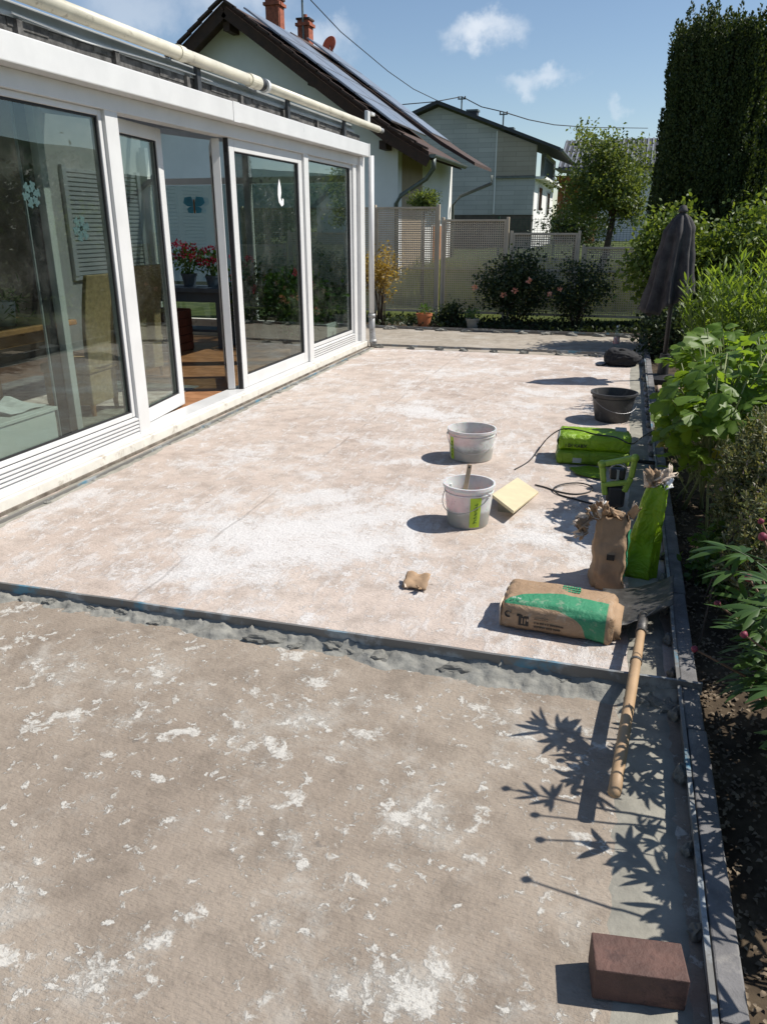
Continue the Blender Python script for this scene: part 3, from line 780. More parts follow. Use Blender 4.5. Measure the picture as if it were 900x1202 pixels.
MB().lathe([(0, 0), (.06, 0), (.085, .08), (.075, .15), (.03, .2), (.028, .26), (.035, .27), (.02, .27), (.02, .2), (0, .19)], (-5.75, 9.2, .86), 20).build('vase_body', M['bluevase'], vz, smooth=True)
def pot_plant(loc, r, h, spread, top, nleaf, pet, npet, label, potm='terracotta', lsize=.06, name='potted_plant', sqx=1.0):
    t = thing(name, label, 'plant', loc); x, y, z = loc
    MB().lathe([(0, 0), (r * .72, 0), (r * .95, h * .82), (r * 1.04, h * .82), (r * 1.06, h), (r * .93, h), (r * .88, h * .85), (0, h * .85)], loc, 24, sqx, 1).build('pot', M[potm], t, smooth=False)
    c = np.array([x, y, z + h + top * .5])
    P = c + unit(RNG.normal(size=(nleaf, 3))) * (RNG.random((nleaf, 1)) ** .45) * np.array([spread, spread, top * .55])
    leaf_obj('leaves', [scatter(P, unit(P - c) + rdir(nleaf, .3) * .8, RNG.uniform(.6, 1.2, nleaf) * lsize, T_OVAL, .5)], M['leaf_pot'], t)
    mb = MB()
    for _ in range(9):
        a, q = random.uniform(0, 6.28), random.uniform(.3, .9)
        mb.tube([(x, y, z + h * .8), (x + .5 * q * spread * math.cos(a), y + .5 * q * spread * math.sin(a), z + h + top * .4), (x + q * spread * math.cos(a), y + q * spread * math.sin(a), z + h + top * .8)], [.006, .004, .002], 5)
    mb.build('stems', M['stem'], t)
    for _ in range(npet):
        a = random.uniform(0, 6.28); q = random.uniform(.3, 1.0); fc = np.array([x + q * spread * math.cos(a), y + q * spread * math.sin(a), z + h + top * random.uniform(.5, 1.1)])
        Q = fc + RNG.normal(size=(26, 3)) * .013
        leaf_obj('flower', [scatter(Q, unit(Q - fc), .035, T_OVAL)], M[pet], t)
    return t
pot_plant((-5.45, 9.3, .86), .10, .16, .20, .34, 260, 'petal_red', 12, 'crimson flowering plant on the plant bench, taller of two', 'slategrey')
pot_plant((-5.1, 9.28, .86), .09, .14, .16, .30, 200, 'petal_red', 10, 'crimson flowering plant at the bench end next to the door opening', 'slategrey')
pot_plant((-4.75, 9.55, FLOOR), .17, .30, .36, .75, 700, 'petal_pink', 9, 'bushy pink geranium in a floor pot behind the open doorway', 'terracotta', .075)
pot_plant((-4.15, 9.45, FLOOR), .16, .34, .32, .62, 600, 'petal_pink', 3, 'leafy plant in a brown pot behind the closed door pane', 'dkwood', .08)
pot_plant((-3.80, 8.95, FLOOR), .13, .24, .26, .50, 480, 'petal_salmon', 5, 'salmon flowering plant in a dark pot close behind the glass', 'dkwood', .07)
wp = thing('planter_box', 'white planter box with greenery behind the fixed end window', 'planter', (-3.85, 9.75, FLOOR))
MB().box(-4.15, -3.64, 9.55, 9.95, FLOOR, FLOOR + .30).build('box', M['whitebox'], wp, bevel=.006)
MB().box(-4.12, -3.67, 9.58, 9.92, FLOOR + .301, FLOOR + .306).build('soil', M['soil'], wp)
P = np.array([-3.9, 9.75, FLOOR + .55]) + RNG.normal(size=(700, 3)) * (.14, .13, .16)
leaf_obj('leaves', [scatter(P, rdir(700, .4), .08, T_OVAL, .5)], M['leaf_pot'], wp)
# window ornaments
M['frost'] = mat('pale_blue_film', (.30, .40, .46), .5, var=.1)
M['butter'] = mat('turquoise_film', (.05, .30, .42), .5, var=.2)
def snowflake(y, z, r, label):
    mb = MB(); x = FX - .078
    for k in range(6):
        a = k * PI / 3 + .2
        def q(s, da=0): return (x, y + r * s * math.cos(a + da), z + r * s * math.sin(a + da))
        mb.obox(q(0.05), q(1), .004, .022, (0, -math.sin(a), math.cos(a)))
        for s in (.45, .75):
            for sg in (-1, 1):
                e = (x, y + r * s * math.cos(a) + .35 * r * math.cos(a + sg * .9), z + r * s * math.sin(a) + .35 * r * math.sin(a + sg * .9))
                mb.obox(q(s), e, .003, .017, (0, -math.sin(a + sg * .9), math.cos(a + sg * .9)))
    tag(mb.build('snowflake_ornament', M['frost']), label, 'ornament')
q = atX(43, 228, FX - .04); snowflake(q.y, q.z, .075, 'pale blue snowflake ornament in front of the white inner post')
q = atX(101, 268, FX - .04); snowflake(q.y, q.z, .08, 'pale snowflake ornament on the pane beside the first facade post')
q = atX(332, 226, FX - .02)
pts = [(-.02, .13), (.015, .06), (.02, 0), (.0, -.05), (.03, -.085), (.045, -.05), (.075, -.06), (.07, -.11), (.02, -.13), (-.045, -.09), (-.065, -.02), (-.055, .05)]
tag(MB().prism([(q.y + a, q.z + b2) for a, b2 in pts], 'x', FX - .0505, FX - .047).build('leaf_sticker', M['paper']), 'small white leaf shaped sticker on the closed door pane', 'sticker')
q = atY(228, 242, 10.28)
bf = thing('butterfly_ornament', 'turquoise butterfly ornament hanging in the end glazing', 'ornament', tuple(q))
for sx, sz, s in ((-1, 1, .13), (1, 1, .13), (-1, -1, .09), (1, -1, .09)):
    MB().prism([(q.x, q.z), (q.x + sx * s * .3, q.z + sz * s * 1.0), (q.x + sx * s * 1.1, q.z + sz * s * .9), (q.x + sx * s * 1.3, q.z + sz * s * .35), (q.x + sx * s * .8, q.z + sz * s * .02)], 'y', 10.28, 10.284).build('wing', M['butter'], bf)
MB().tube([(q.x, 10.282, q.z - .09), (q.x, 10.282, q.z + .09)], .012, 8).build('body', M['pine'], bf)
# ------------------------------------------------------------------ fence of perforated panels
M['fence'] = mat('olive_grey_paint', (.58, .475, .35), .6, .0, var=.1, vscale=3)
FY = 14.2
fen = thing('panel_fence', 'olive grey perforated metal panel fence stepping down behind the rose bed', 'fence', (-2, FY, 0))
def perf_panel(x0, x1, z0, z1):
    fr = MB(); w = .032
    fr.box(x0, x0 + w, FY - .017, FY + .017, z0, z1).box(x1 - w, x1, FY - .017, FY + .017, z0, z1)
    fr.box(x0 + w, x1 - w, FY - .017, FY + .017, z0, z0 + w).box(x0 + w, x1 - w, FY - .017, FY + .017, z1 - w, z1)
    zm = z1 - .34 - .0
    f = fr.build('panel', M['fence'], fen)
    MB().box(x0 + w, x1 - w, FY - .012, FY + .004, .86, .885).build('cross_rail', M['fence'], f)
    a0, a1, c0, c1 = x0 + w, x1 - w, z0 + w, z1 - w
    nx, nz = round((a1 - a0) / .038), round((c1 - c0) / .038)
    gx, gzz = np.linspace(a0, a1, nx + 1), np.linspace(c0, c1, nz + 1)
    V, F, k = [], [], 0
    for j in range(nz):
        for i in range(nx):
            xa, xb, za, zb = gx[i], gx[i + 1], gzz[j], gzz[j + 1]; mx, mz = (xb - xa) * .235, (zb - za) * .235
            q = [(xa, za), (xb, za), (xb, zb), (xa, zb), (xa + mx, za + mz), (xb - mx, za + mz), (xb - mx, zb - mz), (xa + mx, zb - mz)]
            V += [(u, FY + .006, v) for u, v in q]
            F += [(k, k + 1, k + 5, k + 4), (k + 1, k + 2, k + 6, k + 5), (k + 2, k + 3, k + 7, k + 6), (k + 3, k, k + 4, k + 7)]; k += 8
    o = link('perforated_sheet', mesh_np('perforated_sheet', V, F), M['fence'], f)
    md = o.modifiers.new('solidify', 'SOLIDIFY'); md.thickness = .003
PAN = [(-7.05, -5.85, 1.92), (-5.75, -4.50, 1.92), (-4.41, -3.29, 1.92), (-3.15, -2.06, 1.71), (-1.93, -.84, 1.49), (-.70, .39, 1.27)]
for x0, x1, h in PAN:
    perf_panel(x0, x1, .11, h)
    for x in (x0 - .028, x1 + .028): MB().box(x - .024, x + .024, FY - .028, FY + .028, -.2, h + .035).build('post', M['fence'], fen, bevel=.004)

# ------------------------------------------------------------------ neighbour house with solar roof
M['render_grey'] = mat('grey_render', (.78, .78, .78), .9, var=.05, vscale=1.2, bmp=.3, bscale=60)
M['render_white'] = mat('white_render', (.78, .77, .74), .9, var=.04, vscale=1.2, bmp=.2)
M['tan_clad'] = mat('tan_cladding', (.38, .29, .20), .8, var=.08, vscale=2)
M['eaves'] = mat('brown_eaves_wood', (.050, .024, .014), .75, var=.3, vscale=5)
M['rooftile'] = mat('brown_roof_tile', (.060, .034, .025), .8, var=.3, vscale=6, bmp=.4, bscale=12)
M['solar'] = mat('solar_glass', (.26, .29, .33), .3, .35, var=.1, vscale=2, spec=1.0)  # pale blue-grey base carries the sky reflection of the panels
M['solarframe'] = mat('solar_frame', (.30, .31, .33), .4, .6)
M['brickred'] = mat('chimney_brick', (.33, .10, .055), .85, var=.3, vscale=12, bmp=.3)
M['dishred'] = mat('orange_red_dish', (.55, .13, .06), .5, var=.08)
M['gutter'] = mat('gutter_zinc', (.15, .17, .16), .5, .5, var=.15)
M['woodbrown'] = mat('orange_brown_wood', (.33, .13, .045), .7, var=.25, vscale=4)
M['darkglass'] = mat('dark_window_glass', (.02, .024, .028), .08, 0, var=.1)
h1 = thing('gabled_house', 'grey rendered house with brown eaves and solar panels on its roof', 'house', (-9.3, 22, 0))
RX, RZ, KX, KZ, EX, EZ = -9.34, 6.39, -5.4, 3.66, -4.50, 3.17
LX, LZ = -14.2, 2.95
GY, WX = 19.0, -5.37
MB().prism([(-13.2, -.5), (WX, -.5), (WX, 3.42), (RX, 6.22), (-13.2, 3.5)], 'y', GY, 19.35).build('gable_wall', M['render_grey'], h1)
MB().box(WX - .25, WX, 19.351, 21.35, -.5, 3.40).build('clad_wall', M['tan_clad'], h1)
MB().box(WX - .25, WX + .01, 21.351, 24.9, -.5, 3.40).build('side_wall', M['render_white'], h1)
MB().box(-13.2, WX, 24.901, 25.1, -.5, 3.4).build('rear_wall', M['render_white'], h1)
q0, q1 = 22.35, 23.55
wd = MB().box(WX + .011, WX + .05, q0, q1, .3, 2.55).build('garage_window', M['pvc'], h1)
for k in range(9): MB().box(WX + .05, WX + .062, q0 + .06, q1 - .06, 1.62 + k * .1, 1.71 + k * .1).build('blind_slat', M['render_white'], wd)
MB().box(WX + .05, WX + .06, q0 + .06, q1 - .06, .35, 1.60).build('door_panel', M['woodbrown'], wd)
TH = .16
rf = MB().prism([(RX, RZ), (KX, KZ), (EX, EZ), (EX, EZ - .12), (KX, KZ - TH), (RX, RZ - TH)], 'y', 18.45, 22.2).build('roof_slope', M['rooftile'], h1)
MB().prism([(RX, RZ + .14), (-5.1, 3.74), (-4.16, 3.20), (-4.16, 3.12), (-5.1, 3.63), (RX, RZ + .03)], 'y', 22.25, 25.0).build('roof_slope', M['rooftile'], h1)
rl = MB().prism([(RX - .001, RZ), (RX - .001, RZ - TH), (LX, LZ - TH), (LX, LZ)], 'y', 18.45, 25.25).build('roof_slope', M['rooftile'], h1)
# verge boards and verge tiles along the front gable
for (xa, za), (xb, zb) in (((RX, RZ), (KX, KZ)), ((KX, KZ), (EX, EZ)), ((RX, RZ), (LX, LZ))):
    MB().obox((xa, 18.43, za - .22), (xb, 18.43, zb - .22), .05, .22).build('verge_board', M['eaves'], h1)
    L = math.hypot(xb - xa, zb - za); n = max(2, int(L / .34))
    for i in range(n):
        s0, s1 = i / n, (i + 1.12) / n; s1 = min(s1, 1)
        MB().obox((xa + (xb - xa) * s0, 18.36, za + (zb - za) * s0 + .02), (xa + (xb - xa) * s1, 18.36, za + (zb - za) * s1 + .045), .13, .05).build('verge_tile', M['rooftile'], h1)
# soffit rafters
for x, z in ((KX - .2, KZ - .28), (-7.3, 4.75), (RX, RZ - .45)):
    MB().box(x - .08, x + .08, 18.5, 19.05, z - .13, z + .05).build('purlin', M['eaves'], h1)
MB().prism([(RX, RZ - .17), (KX, KZ - .17), (EX, EZ - .13), (EX, EZ - .16), (KX, KZ - .22), (RX, RZ - .22)], 'y', 18.46, 22.19).build('soffit', M['eaves'], h1)
# solar panels
sl = math.hypot(KX - RX, KZ - RZ); dx, dz = (KX - RX) / sl, (KZ - RZ) / sl
for (y0, y1) in ((18.72, 20.36), (20.40, 22.05), (22.40, 24.6)):
    for k in range(4):
        s0, s1 = .35 + k * 1.08, .35 + k * 1.08 + 1.05; off = .14 if y0 < 22 else .26
        pa, pb2 = (RX + dx * s0 - dz * off, RZ + dz * s0 + dx * off), (RX + dx * s1 - dz * off, RZ + dz * s1 + dx * off)
        sp = MB().prism([pa, pb2, (pb2[0] + dz * .035, pb2[1] - dx * .035), (pa[0] + dz * .035, pa[1] - dx * .035)], 'y', y0, y1).build('solar_panel', M['solarframe'], h1)
        MB().prism([(pa[0] + dx * .03 - dz * .004, pa[1] + dz * .03 + dx * .004), (pb2[0] - dx * .03 - dz * .004, pb2[1] - dz * .03 + dx * .004), (pb2[0] - dx * .03 - dz * .001, pb2[1] - dz * .03 + dx * .001), (pa[0] + dx * .03 - dz * .001, pa[1] + dz * .03 + dx * .001)], 'y', y0 + .03, y1 - .03).build('cells', M['solar'], sp)
# gutter and downpipes
gu = MB(); pr = [(EX + .09 + .075 * math.cos(a), EZ - .06 + .075 * math.sin(a)) for a in np.linspace(PI, 2 * PI, 9)]
gu.prism(pr + [(p_[0], p_[1]) for p_ in [(EX + .155, EZ - .06), (EX + .025, EZ - .06)]], 'y', 18.42, 22.2)
gu.build('gutter', M['gutter'], h1)
c1 = Vector((EX + .09, 18.6, EZ - .13))
MB().tube([c1, c1 + Vector((0, 0, -.2)), Vector((EX - .12, 18.75, 2.62)), Vector((WX + .10, 18.92, 2.28)), Vector((WX - .02, 18.93, 2.1)), Vector((WX - .02, 18.93, 0))], .05, 10).build('downpipe', M['gutter'], h1, smooth=True)
c1 = Vector((-4.12, 24.9, 3.02))
MB().tube([c1, c1 + Vector((0, 0, -.22)), Vector((WX + .3, 24.95, 2.45)), Vector((WX + .08, 24.95, 2.2)), Vector((WX + .08, 24.95, 0))], .05, 10).build('downpipe', M['gutter'], h1, smooth=True)
def on_roof(x): return RZ - (RZ - KZ) / (KX - RX) * (x - RX)
def chimney(px, ptop, Y, w, name='chimney'):
    q = atY(px, ptop, Y); zr = on_roof(q.x)
    c = MB().box(q.x - w / 2, q.x + w / 2, Y - w / 2, Y + w / 2, zr - .4, q.z).build(name, M['brickred'], h1, bevel=.01)
    MB().box(q.x - w / 2 - .05, q.x + w / 2 + .05, Y - w / 2 - .05, Y + w / 2 + .05, q.z - .16, q.z - .08).build('collar', M['brickred'], c)
    MB().box(q.x - w / 2 - .03, q.x + w / 2 + .03, Y - w / 2 - .03, Y + w / 2 + .03, q.z, q.z + .05).build('cap', M['eaves'], c)
    MB().tube([(q.x, Y, q.z), (q.x, Y, q.z + .16)], .07, 10).build('flue', M['brickred'], c)
chimney(322, 0, 24.3, .42); chimney(358, 24, 24.6, .36)
q = atY(387, 53, 24.8)
ds = MB().lathe([(0, -.05), (.12, -.035), (.22, .0), (.26, .035), (.25, .045), (.2, .01), (.1, -.02), (0, -.035)], (0, 0, 0), 24).xf(Matrix.Translation(q) @ Matrix.Rotation(R(72), 4, 'X') @ Matrix.Rotation(R(-20), 4, 'Y')).build('satellite_dish', M['dishred'], h1, smooth=True)
MB().tube([q + Vector((.05, .03, 0)), Vector((q.x + .12, q.y + .1, on_roof(q.x + .12) - .1))], .02, 6).build('mast', M['gutter'], ds)
MB().tube([q, q + Vector((.12, -.32, -.18))], .012, 6).build('feed_arm', M['gutter'], ds)
q = atY(356, 45, 24.4)
MB().tube([(q.x, q.y, on_roof(q.x) - .2), (q.x, q.y, q.z + 1.9)], .03, 8).build('roof_mast', M['gutter'], h1)
q = atY(338, 160, 19)
MB().box(q.x - .45, q.x + .45, GY - .03, GY + .02, q.z - .35, q.z + .9).build('gable_shutter', M['render_grey'], h1)

# ------------------------------------------------------------------ house clad with grey shingles
def shingle_mat(name, c, c2):
    m, b, p, _ = new_mat(name)
    co = b.n('ShaderNodeTexCoord').outputs['Object']
    sw = b.n('ShaderNodeMapping', {'Vector': co, 'Rotation': (R(90), 0, 0)}).outputs[0]
    br = b.n('ShaderNodeTexBrick', {'Vector': sw, 'Color1': c, 'Color2': c2, 'Mortar': tuple(k * .72 for k in c), 'Scale': 1.0, 'Mortar Size': .008, 'Brick Width': 1.1, 'Row Height': .19})
    col = b.mix(b.ramp(b.noise(co, .5, 5), .35, .7), br.outputs['Color'], b.mix(1.0, br.outputs['Color'], (.82, .84, .84), 'MULTIPLY'))
    b.link(col, p.inputs['Base Color']); p.inputs['Roughness'].default_value = .85
    bump(b, p, br.outputs['Fac'], -.5, .02)
    return m
M['shingle'] = shingle_mat('grey_fibre_shingle', (.45, .445, .42), (.52, .515, .485))
M['shingle_tan'] = shingle_mat('tan_fibre_shingle', (.40, .345, .275), (.44, .385, .31))
M['darkroof'] = mat('dark_slate_roof', (.045, .048, .055), .7, var=.2, vscale=4)
M['plinth'] = mat('dark_plinth', (.10, .085, .07), .9, var=.2)
h2 = thing('shingled_house', 'grey shingle clad house with a tan upper panel and white side wall', 'house', (-7.5, 40, 0))
Y2 = 36.0
def z2(x): return 6.48 - .37 * (x + 8.37) if x > -8.37 else 6.48 + .36 * (x + 8.37)
MB().prism([(-12.6, 2.06), (-4.12, 2.06), (-4.12, z2(-4.12) - .1), (-8.37, 6.38), (-12.6, z2(-12.6) - .1)], 'y', Y2, Y2 + .3).build('gable_wall', M['shingle'], h2)
MB().prism([(-5.78, 3.62), (-4.10, 3.62), (-4.10, z2(-4.1) - .12), (-5.78, z2(-5.78) - .12)], 'y', Y2 - .06, Y2 - .002).build('upper_cladding', M['shingle_tan'], h2)
MB().box(-5.83, -5.78, Y2 - .07, Y2 - .002, 2.1, z2(-5.8) - .15).build('corner_trim', M['render_white'], h2)
MB().box(-5.76, -4.08, Y2 - .10, Y2 - .003, 3.52, 3.60).build('trim_board', M['gutter'], h2)
MB().box(-12.5, -4.15, Y2 + .04, Y2 + .3, -.2, 2.059).build('plinth', M['plinth'], h2)
sw_ = MB().box(-4.35, -4.12, Y2 + .301, 45, -.2, 3.60).build('side_wall', M['render_white'], h2)
MB().box(-4.35, -4.10, 40.2, 45, 3.601, z2(-4.1) - .12).build('upper_side_wall', M['render_white'], h2)
MB().box(-6.0, -5.9, Y2 + .301, 40.2, 3.62, 5.2).build('balcony_back_wall', M['render_white'], h2)
MB().box(-5.9, -3.7, Y2 + .2, 44.9, 3.50, 3.599).build('balcony_floor', M['render_white'], h2)
rail_ = MB().box(-3.78, -3.74, Y2 + .2, 40.2, 4.30, 4.36).build('balcony_rail', M['gutter'], h2)
for k in range(13): MB().box(-3.775, -3.745, Y2 + .25 + k * .32, Y2 + .28 + k * .32, 3.60, 4.30).build('baluster', M['gutter'], rail_)
for y0, y1, z0, z1, x in ((37.6, 39.0, 2.2, 3.3, -4.12), (41.0, 42.0, 3.85, 4.6, -4.10), (43.0, 44.0, 3.85, 4.6, -4.10), (41.5, 42.8, 2.1, 3.2, -4.12)):
    w_ = MB().box(x, x + .05, y0, y1, z0, z1).build('window', M['pvc'], h2)
    MB().box(x + .05, x + .06, y0 + .08, y1 - .08, z0 + .08, z1 - .08).build('pane', M['darkglass'], w_)
w_ = MB().box(-10.0, -9.55, Y2 - .05, Y2 - .002, 2.7, 3.6).build('window', M['pvc'], h2); MB().box(-9.94, -9.61, Y2 - .06, Y2 - .05, 2.76, 3.54).build('pane', M['darkglass'], w_)
q = atY(500, 222, Y2)
MB().prism([(-8.37, 6.60), (-3.1, z2(-3.1) + .12), (-3.1, z2(-3.1)), (-8.37, 6.46)], 'y', Y2 - .35, 45.4).build('roof_slope', M['darkroof'], h2)
MB().prism([(-8.371, 6.60), (-8.371, 6.46), (-13.0, z2(-13.0)), (-13.0, z2(-13.0) + .12)], 'y', Y2 - .35, 45.4).build('roof_slope', M['darkroof'], h2)
MB().tube([(-3.05, Y2 - .3, z2(-3.1) + .02), (-3.05, 45.3, z2(-3.1) + .02)], .07, 8).build('gutter', M['gutter'], h2)
for px, py, Y, w in ((555, 131, 39, .45), (597, 152, 38, .4)):
    q = atY(px, py, Y); c = MB().box(q.x - w / 2, q.x + w / 2, Y - w / 2, Y + w / 2, z2(q.x) - .2, q.z).build('chimney', M['darkroof'], h2)
    MB().box(q.x - w / 2 - .05, q.x + w / 2 + .05, Y - w / 2 - .05, Y + w / 2 + .05, q.z + .001, q.z + .08).build('cap', M['gutter'], c)

# white house with ribbed roof behind the apple tree
h3 = thing('white_house', 'white house with a dark ribbed roof behind the apple tree', 'house', (-2, 58, 0))
MB().prism([(55, -.2), (63, -.2), (63, 5.2), (59, 6.9), (55, 5.2)], 'x', -4.3, -4.0).build('gable_wall', M['render_white'], h3)
MB().box(-3.99, 4.0, 55, 55.3, -.2, 5.2).build('front_wall', M['render_white'], h3)
rf3 = MB().prism([(54.4, 5.08), (59, 7.05), (59, 6.93), (54.4, 4.96)], 'x', -4.8, 4.4).build('roof_slope', M['darkroof'], h3)
MB().prism([(59.001, 7.05), (63.6, 5.08), (63.6, 4.96), (59.001, 6.93)], 'x', -4.8, 4.4).build('roof_slope', M['darkroof'], h3)
M['ribmetal'] = mat('roof_rib', (.24, .25, .27), .5, .2)
for k in range(30):
    x = -4.7 + k * .31; MB().obox((x, 54.4, 5.11), (x, 59, 7.08), .11, .06).build('roof_rib', M['ribmetal'], rf3)
for x in (-3, -.5, 2): 
    w_ = MB().box(x - .6, x + .6, 54.95, 54.999, 2.0, 3.6).build('window', M['pvc'], h3); MB().box(x - .5, x + .5, 54.93, 54.95, 2.1, 3.5).build('pane', M['darkglass'], w_)
pg = thing('timber_pergola', 'orange-brown timber pergola with pale roof next to the shingled house', 'pergola', (-3, 44, 0))
for x, y in ((-3.9, 46.2), (-2.0, 46.2), (-3.9, 48.4), (-2.0, 48.4)): MB().box(x - .09, x + .09, y - .09, y + .09, 0, 3.9).build('post', M['woodbrown'], pg)
for y in (46.2, 48.4): MB().box(-4.1, -1.6, y - .1, y + .1, 3.9, 4.15).build('beam', M['woodbrown'], pg)
MB().prism([(-4.2, 4.45), (-1.3, 4.16), (-1.3, 4.24), (-4.2, 4.53)], 'y', 45.8, 48.8).build('roof_sheet', M['greymetal'], pg)
MB().box(-3.8, -2.1, 48.41, 48.5, 0, 3.9).build('board_wall', M['woodbrown'], pg)
h4 = thing('pale_house', 'white wall of a house glimpsed beside the tall yew', 'house', (6.5, 42, 0))
MB().prism([(5.0, -.2), (9.5, -.2), (9.5, 2.6), (7.2, 4.4), (5.0, 2.6)], 'y', 42, 48).build('walls', M['render_white'], h4)
MB().prism([(4.7, 2.45), (7.2, 4.45), (9.8, 2.45), (9.8, 2.6), (7.2, 4.62), (4.7, 2.6)], 'y', 41.7, 48.3).build('roof', M['rooftile'], h4)

# overhead wires and masts
M['wire'] = mat('black_cable', (.02, .02, .022), .6)
def wire(pts, label, r=.018):
    pts = [Vector(p) for p in pts]; out = []
    for i in range(len(pts) - 1):
        for k in range(6): out.append(pts[i].lerp(pts[i + 1], k / 6))
    out.append(pts[-1]); tag(MB().tube(out, r, 5).build('overhead_wire', M['wire']), label, 'wire')
m1, m2 = atY(542, 113, 39), atY(591, 131, 38)
for q, lb in ((m1, 'roof mast near the ridge of the shingled house'), (m2, 'roof mast by the lower chimney of the shingled house')):
    t = thing('wire_mast', lb, 'mast', (q.x, q.y, z2(q.x)))
    MB().tube([(q.x, q.y, z2(q.x) - .1), (q.x, q.y, q.z)], .035, 8).build('pole', M['gutter'], t)
    MB().box(q.x - .18, q.x + .18, q.y - .02, q.y + .02, q.z - .12, q.z - .07).build('cross_arm', M['gutter'], t)
    for s in (-.15, .15): MB().tube([(q.x + s, q.y, q.z - .07), (q.x + s, q.y, q.z + .02)], .03, 6).build('insulator', M['plinth'], t)
src = atY(330, -60, 22)
w_pts = [src] + [atY(x, y, 22 + (39 - 22) * (x - 330) / 212) for x, y in ((365, 0), (400, 37), (430, 62), (455, 83), (485, 104), (514, 118))] + [m1]
wire(w_pts, 'black overhead wire sagging past the solar roof to the ridge mast', .016)
wire([atY(440, 126, 37.5), atY(475, 122, 38), atY(510, 119, 38.5), m1], 'thin overhead wire crossing behind the solar roof to the ridge mast', .022)
wire([m1, atY(565, 125, 38.5), m2], 'short overhead wire linking the two roof masts', .022)
wire([m2, atY(620, 140, 41), atY(650, 146, 45), atY(690, 149, 52), atY(760, 150, 66)], 'overhead wire leaving the lower roof mast over the apple tree', .024)

# ------------------------------------------------------------------ trees
M['leaf_apple'] = leaf_mat('apple_leaves', (.065, .105, .032), (.16, .205, .07), .42)
M['leaf_dark'] = leaf_mat('dark_hedge_leaves', (.018, .036, .012), (.045, .075, .024), .25)
M['leaf_yew'] = leaf_mat('yew_needles', (.020, .040, .012), (.065, .092, .028), .22, .6)
M['leaf_lime'] = leaf_mat('bright_shrub_leaves', (.055, .10, .020), (.15, .205, .045), .40)
M['leaf_grey'] = leaf_mat('grey_green_leaves', (.09, .11, .07), (.17, .19, .12), .35)
def tree(name, label, base, top, crown_c, crown_r, nclus, per, lsize, m, group=None, sig=.22, trunk_r=.09, tmpl=T_RHOMB, seed=1, lean=(0, 0)):
    rng = np.random.default_rng(seed); rr = random.Random(seed)
    t = thing(name, label, 'tree', base, 0, group); b0 = Vector(base); cc = np.array(crown_c, float); cr = np.array(crown_r, float)
    cl = unit(rng.normal(size=(nclus, 3))) * (rng.random((nclus, 1)) ** .42) * cr * (1 + .28 * np.sin(rng.random((nclus, 1)) * 40)) + cc
    fork = Vector((cc[0] + lean[0], cc[1] + lean[1], cc[2] - cr[2] * .75)); mb = MB()
    mb.tube([b0 - Vector((0, 0, .1)), b0.lerp(fork, .5) + Vector((lean[0] * .5, 0, 0)), fork], [trunk_r * 1.15, trunk_r * .9, trunk_r * .75], 9)
    lead = Vector((cc[0], cc[1], cc[2] + cr[2] * .7)); mb.tube([fork, fork.lerp(lead, .5) + Vector((.06, .03, 0)), lead], [trunk_r * .7, trunk_r * .4, trunk_r * .12], 7)
    for i in range(min(24, nclus)):
        e = Vector(cl[i]); s = fork.lerp(lead, rr.uniform(0, .5)); mid = s.lerp(e, .5) + Vector((rr.uniform(-.1, .1), rr.uniform(-.1, .1), rr.uniform(-.05, .12)))
        mb.tube([s, mid, e], [trunk_r * .42, trunk_r * .25, trunk_r * .06], 5)
    mb.build('trunk', M['bark'], t, smooth=True)
    P = np.repeat(cl, per, 0) + rng.normal(size=(nclus * per, 3)) * sig * np.array([1, 1, .75])
    D = rdir(len(P), -.1, rng)
    leaf_obj('crown', [scatter(P, D, rng.uniform(.6, 1.25, len(P)) * lsize, tmpl, .35, rng)], m, t)
    return t
q = atY(497, 233, 16.6)
tree('ball_tree', 'small round topped green tree showing above the tallest fence panel', (q.x, 16.6, 0), 2.5, (q.x, 16.6, q.z - .02), (.24, .24, .17), 26, 70, .055, M['leaf_apple'], None, .06, .03, seed=15)
tb_ = atY(701, 290, 19.5)
tree('apple_tree', 'loose crowned apple tree behind the stepped panel fence', (tb_.x - .05, 19.5, .2), 4, (-.56, 19.6, 2.58), (.96, .95, 1.10), 150, 85, .085, M['leaf_apple'], None, .135, .085, seed=5, lean=(.15, 0))
tree('garden_shrub_tree', 'low dark green tree below the white side wall of the shingled house', (-1.5, 24, .5), 3, (-1.45, 24, 1.65), (.75, .8, .5), 60, 90, .08, M['leaf_dark'], None, .22, .06, seed=8)
for i, (x, y, h, r, lb) in enumerate(((6.2, 15.5, 2.7, 1.5, 'broad dark garden tree nearest the bean bed side of the lawn'), (9.5, 21, 3.1, 2.2, 'large dark garden tree standing between two smaller ones on the lawn'), (8.0, 28, 3.3, 2.2, 'round dark garden tree on the lawn beyond the tall yew'),
                                      (14, 31, 3.6, 2.8, 'tall broad garden tree at the lawn edge'), (5.5, 11.0, 2.6, 1.2, 'small dark garden tree beside the planting bed'), (12, 41, 3.9, 2.8, 'far round garden tree towards the wooded hill'))):
    tree('garden_tree', lb, (x, y, ground_h(x, y)), h, (x, y, h * .58), (r, r, h * .42), 70, 70, .17, M['leaf_dark'], 'dark garden trees on the lawn', .36, .14, seed=20 + i)

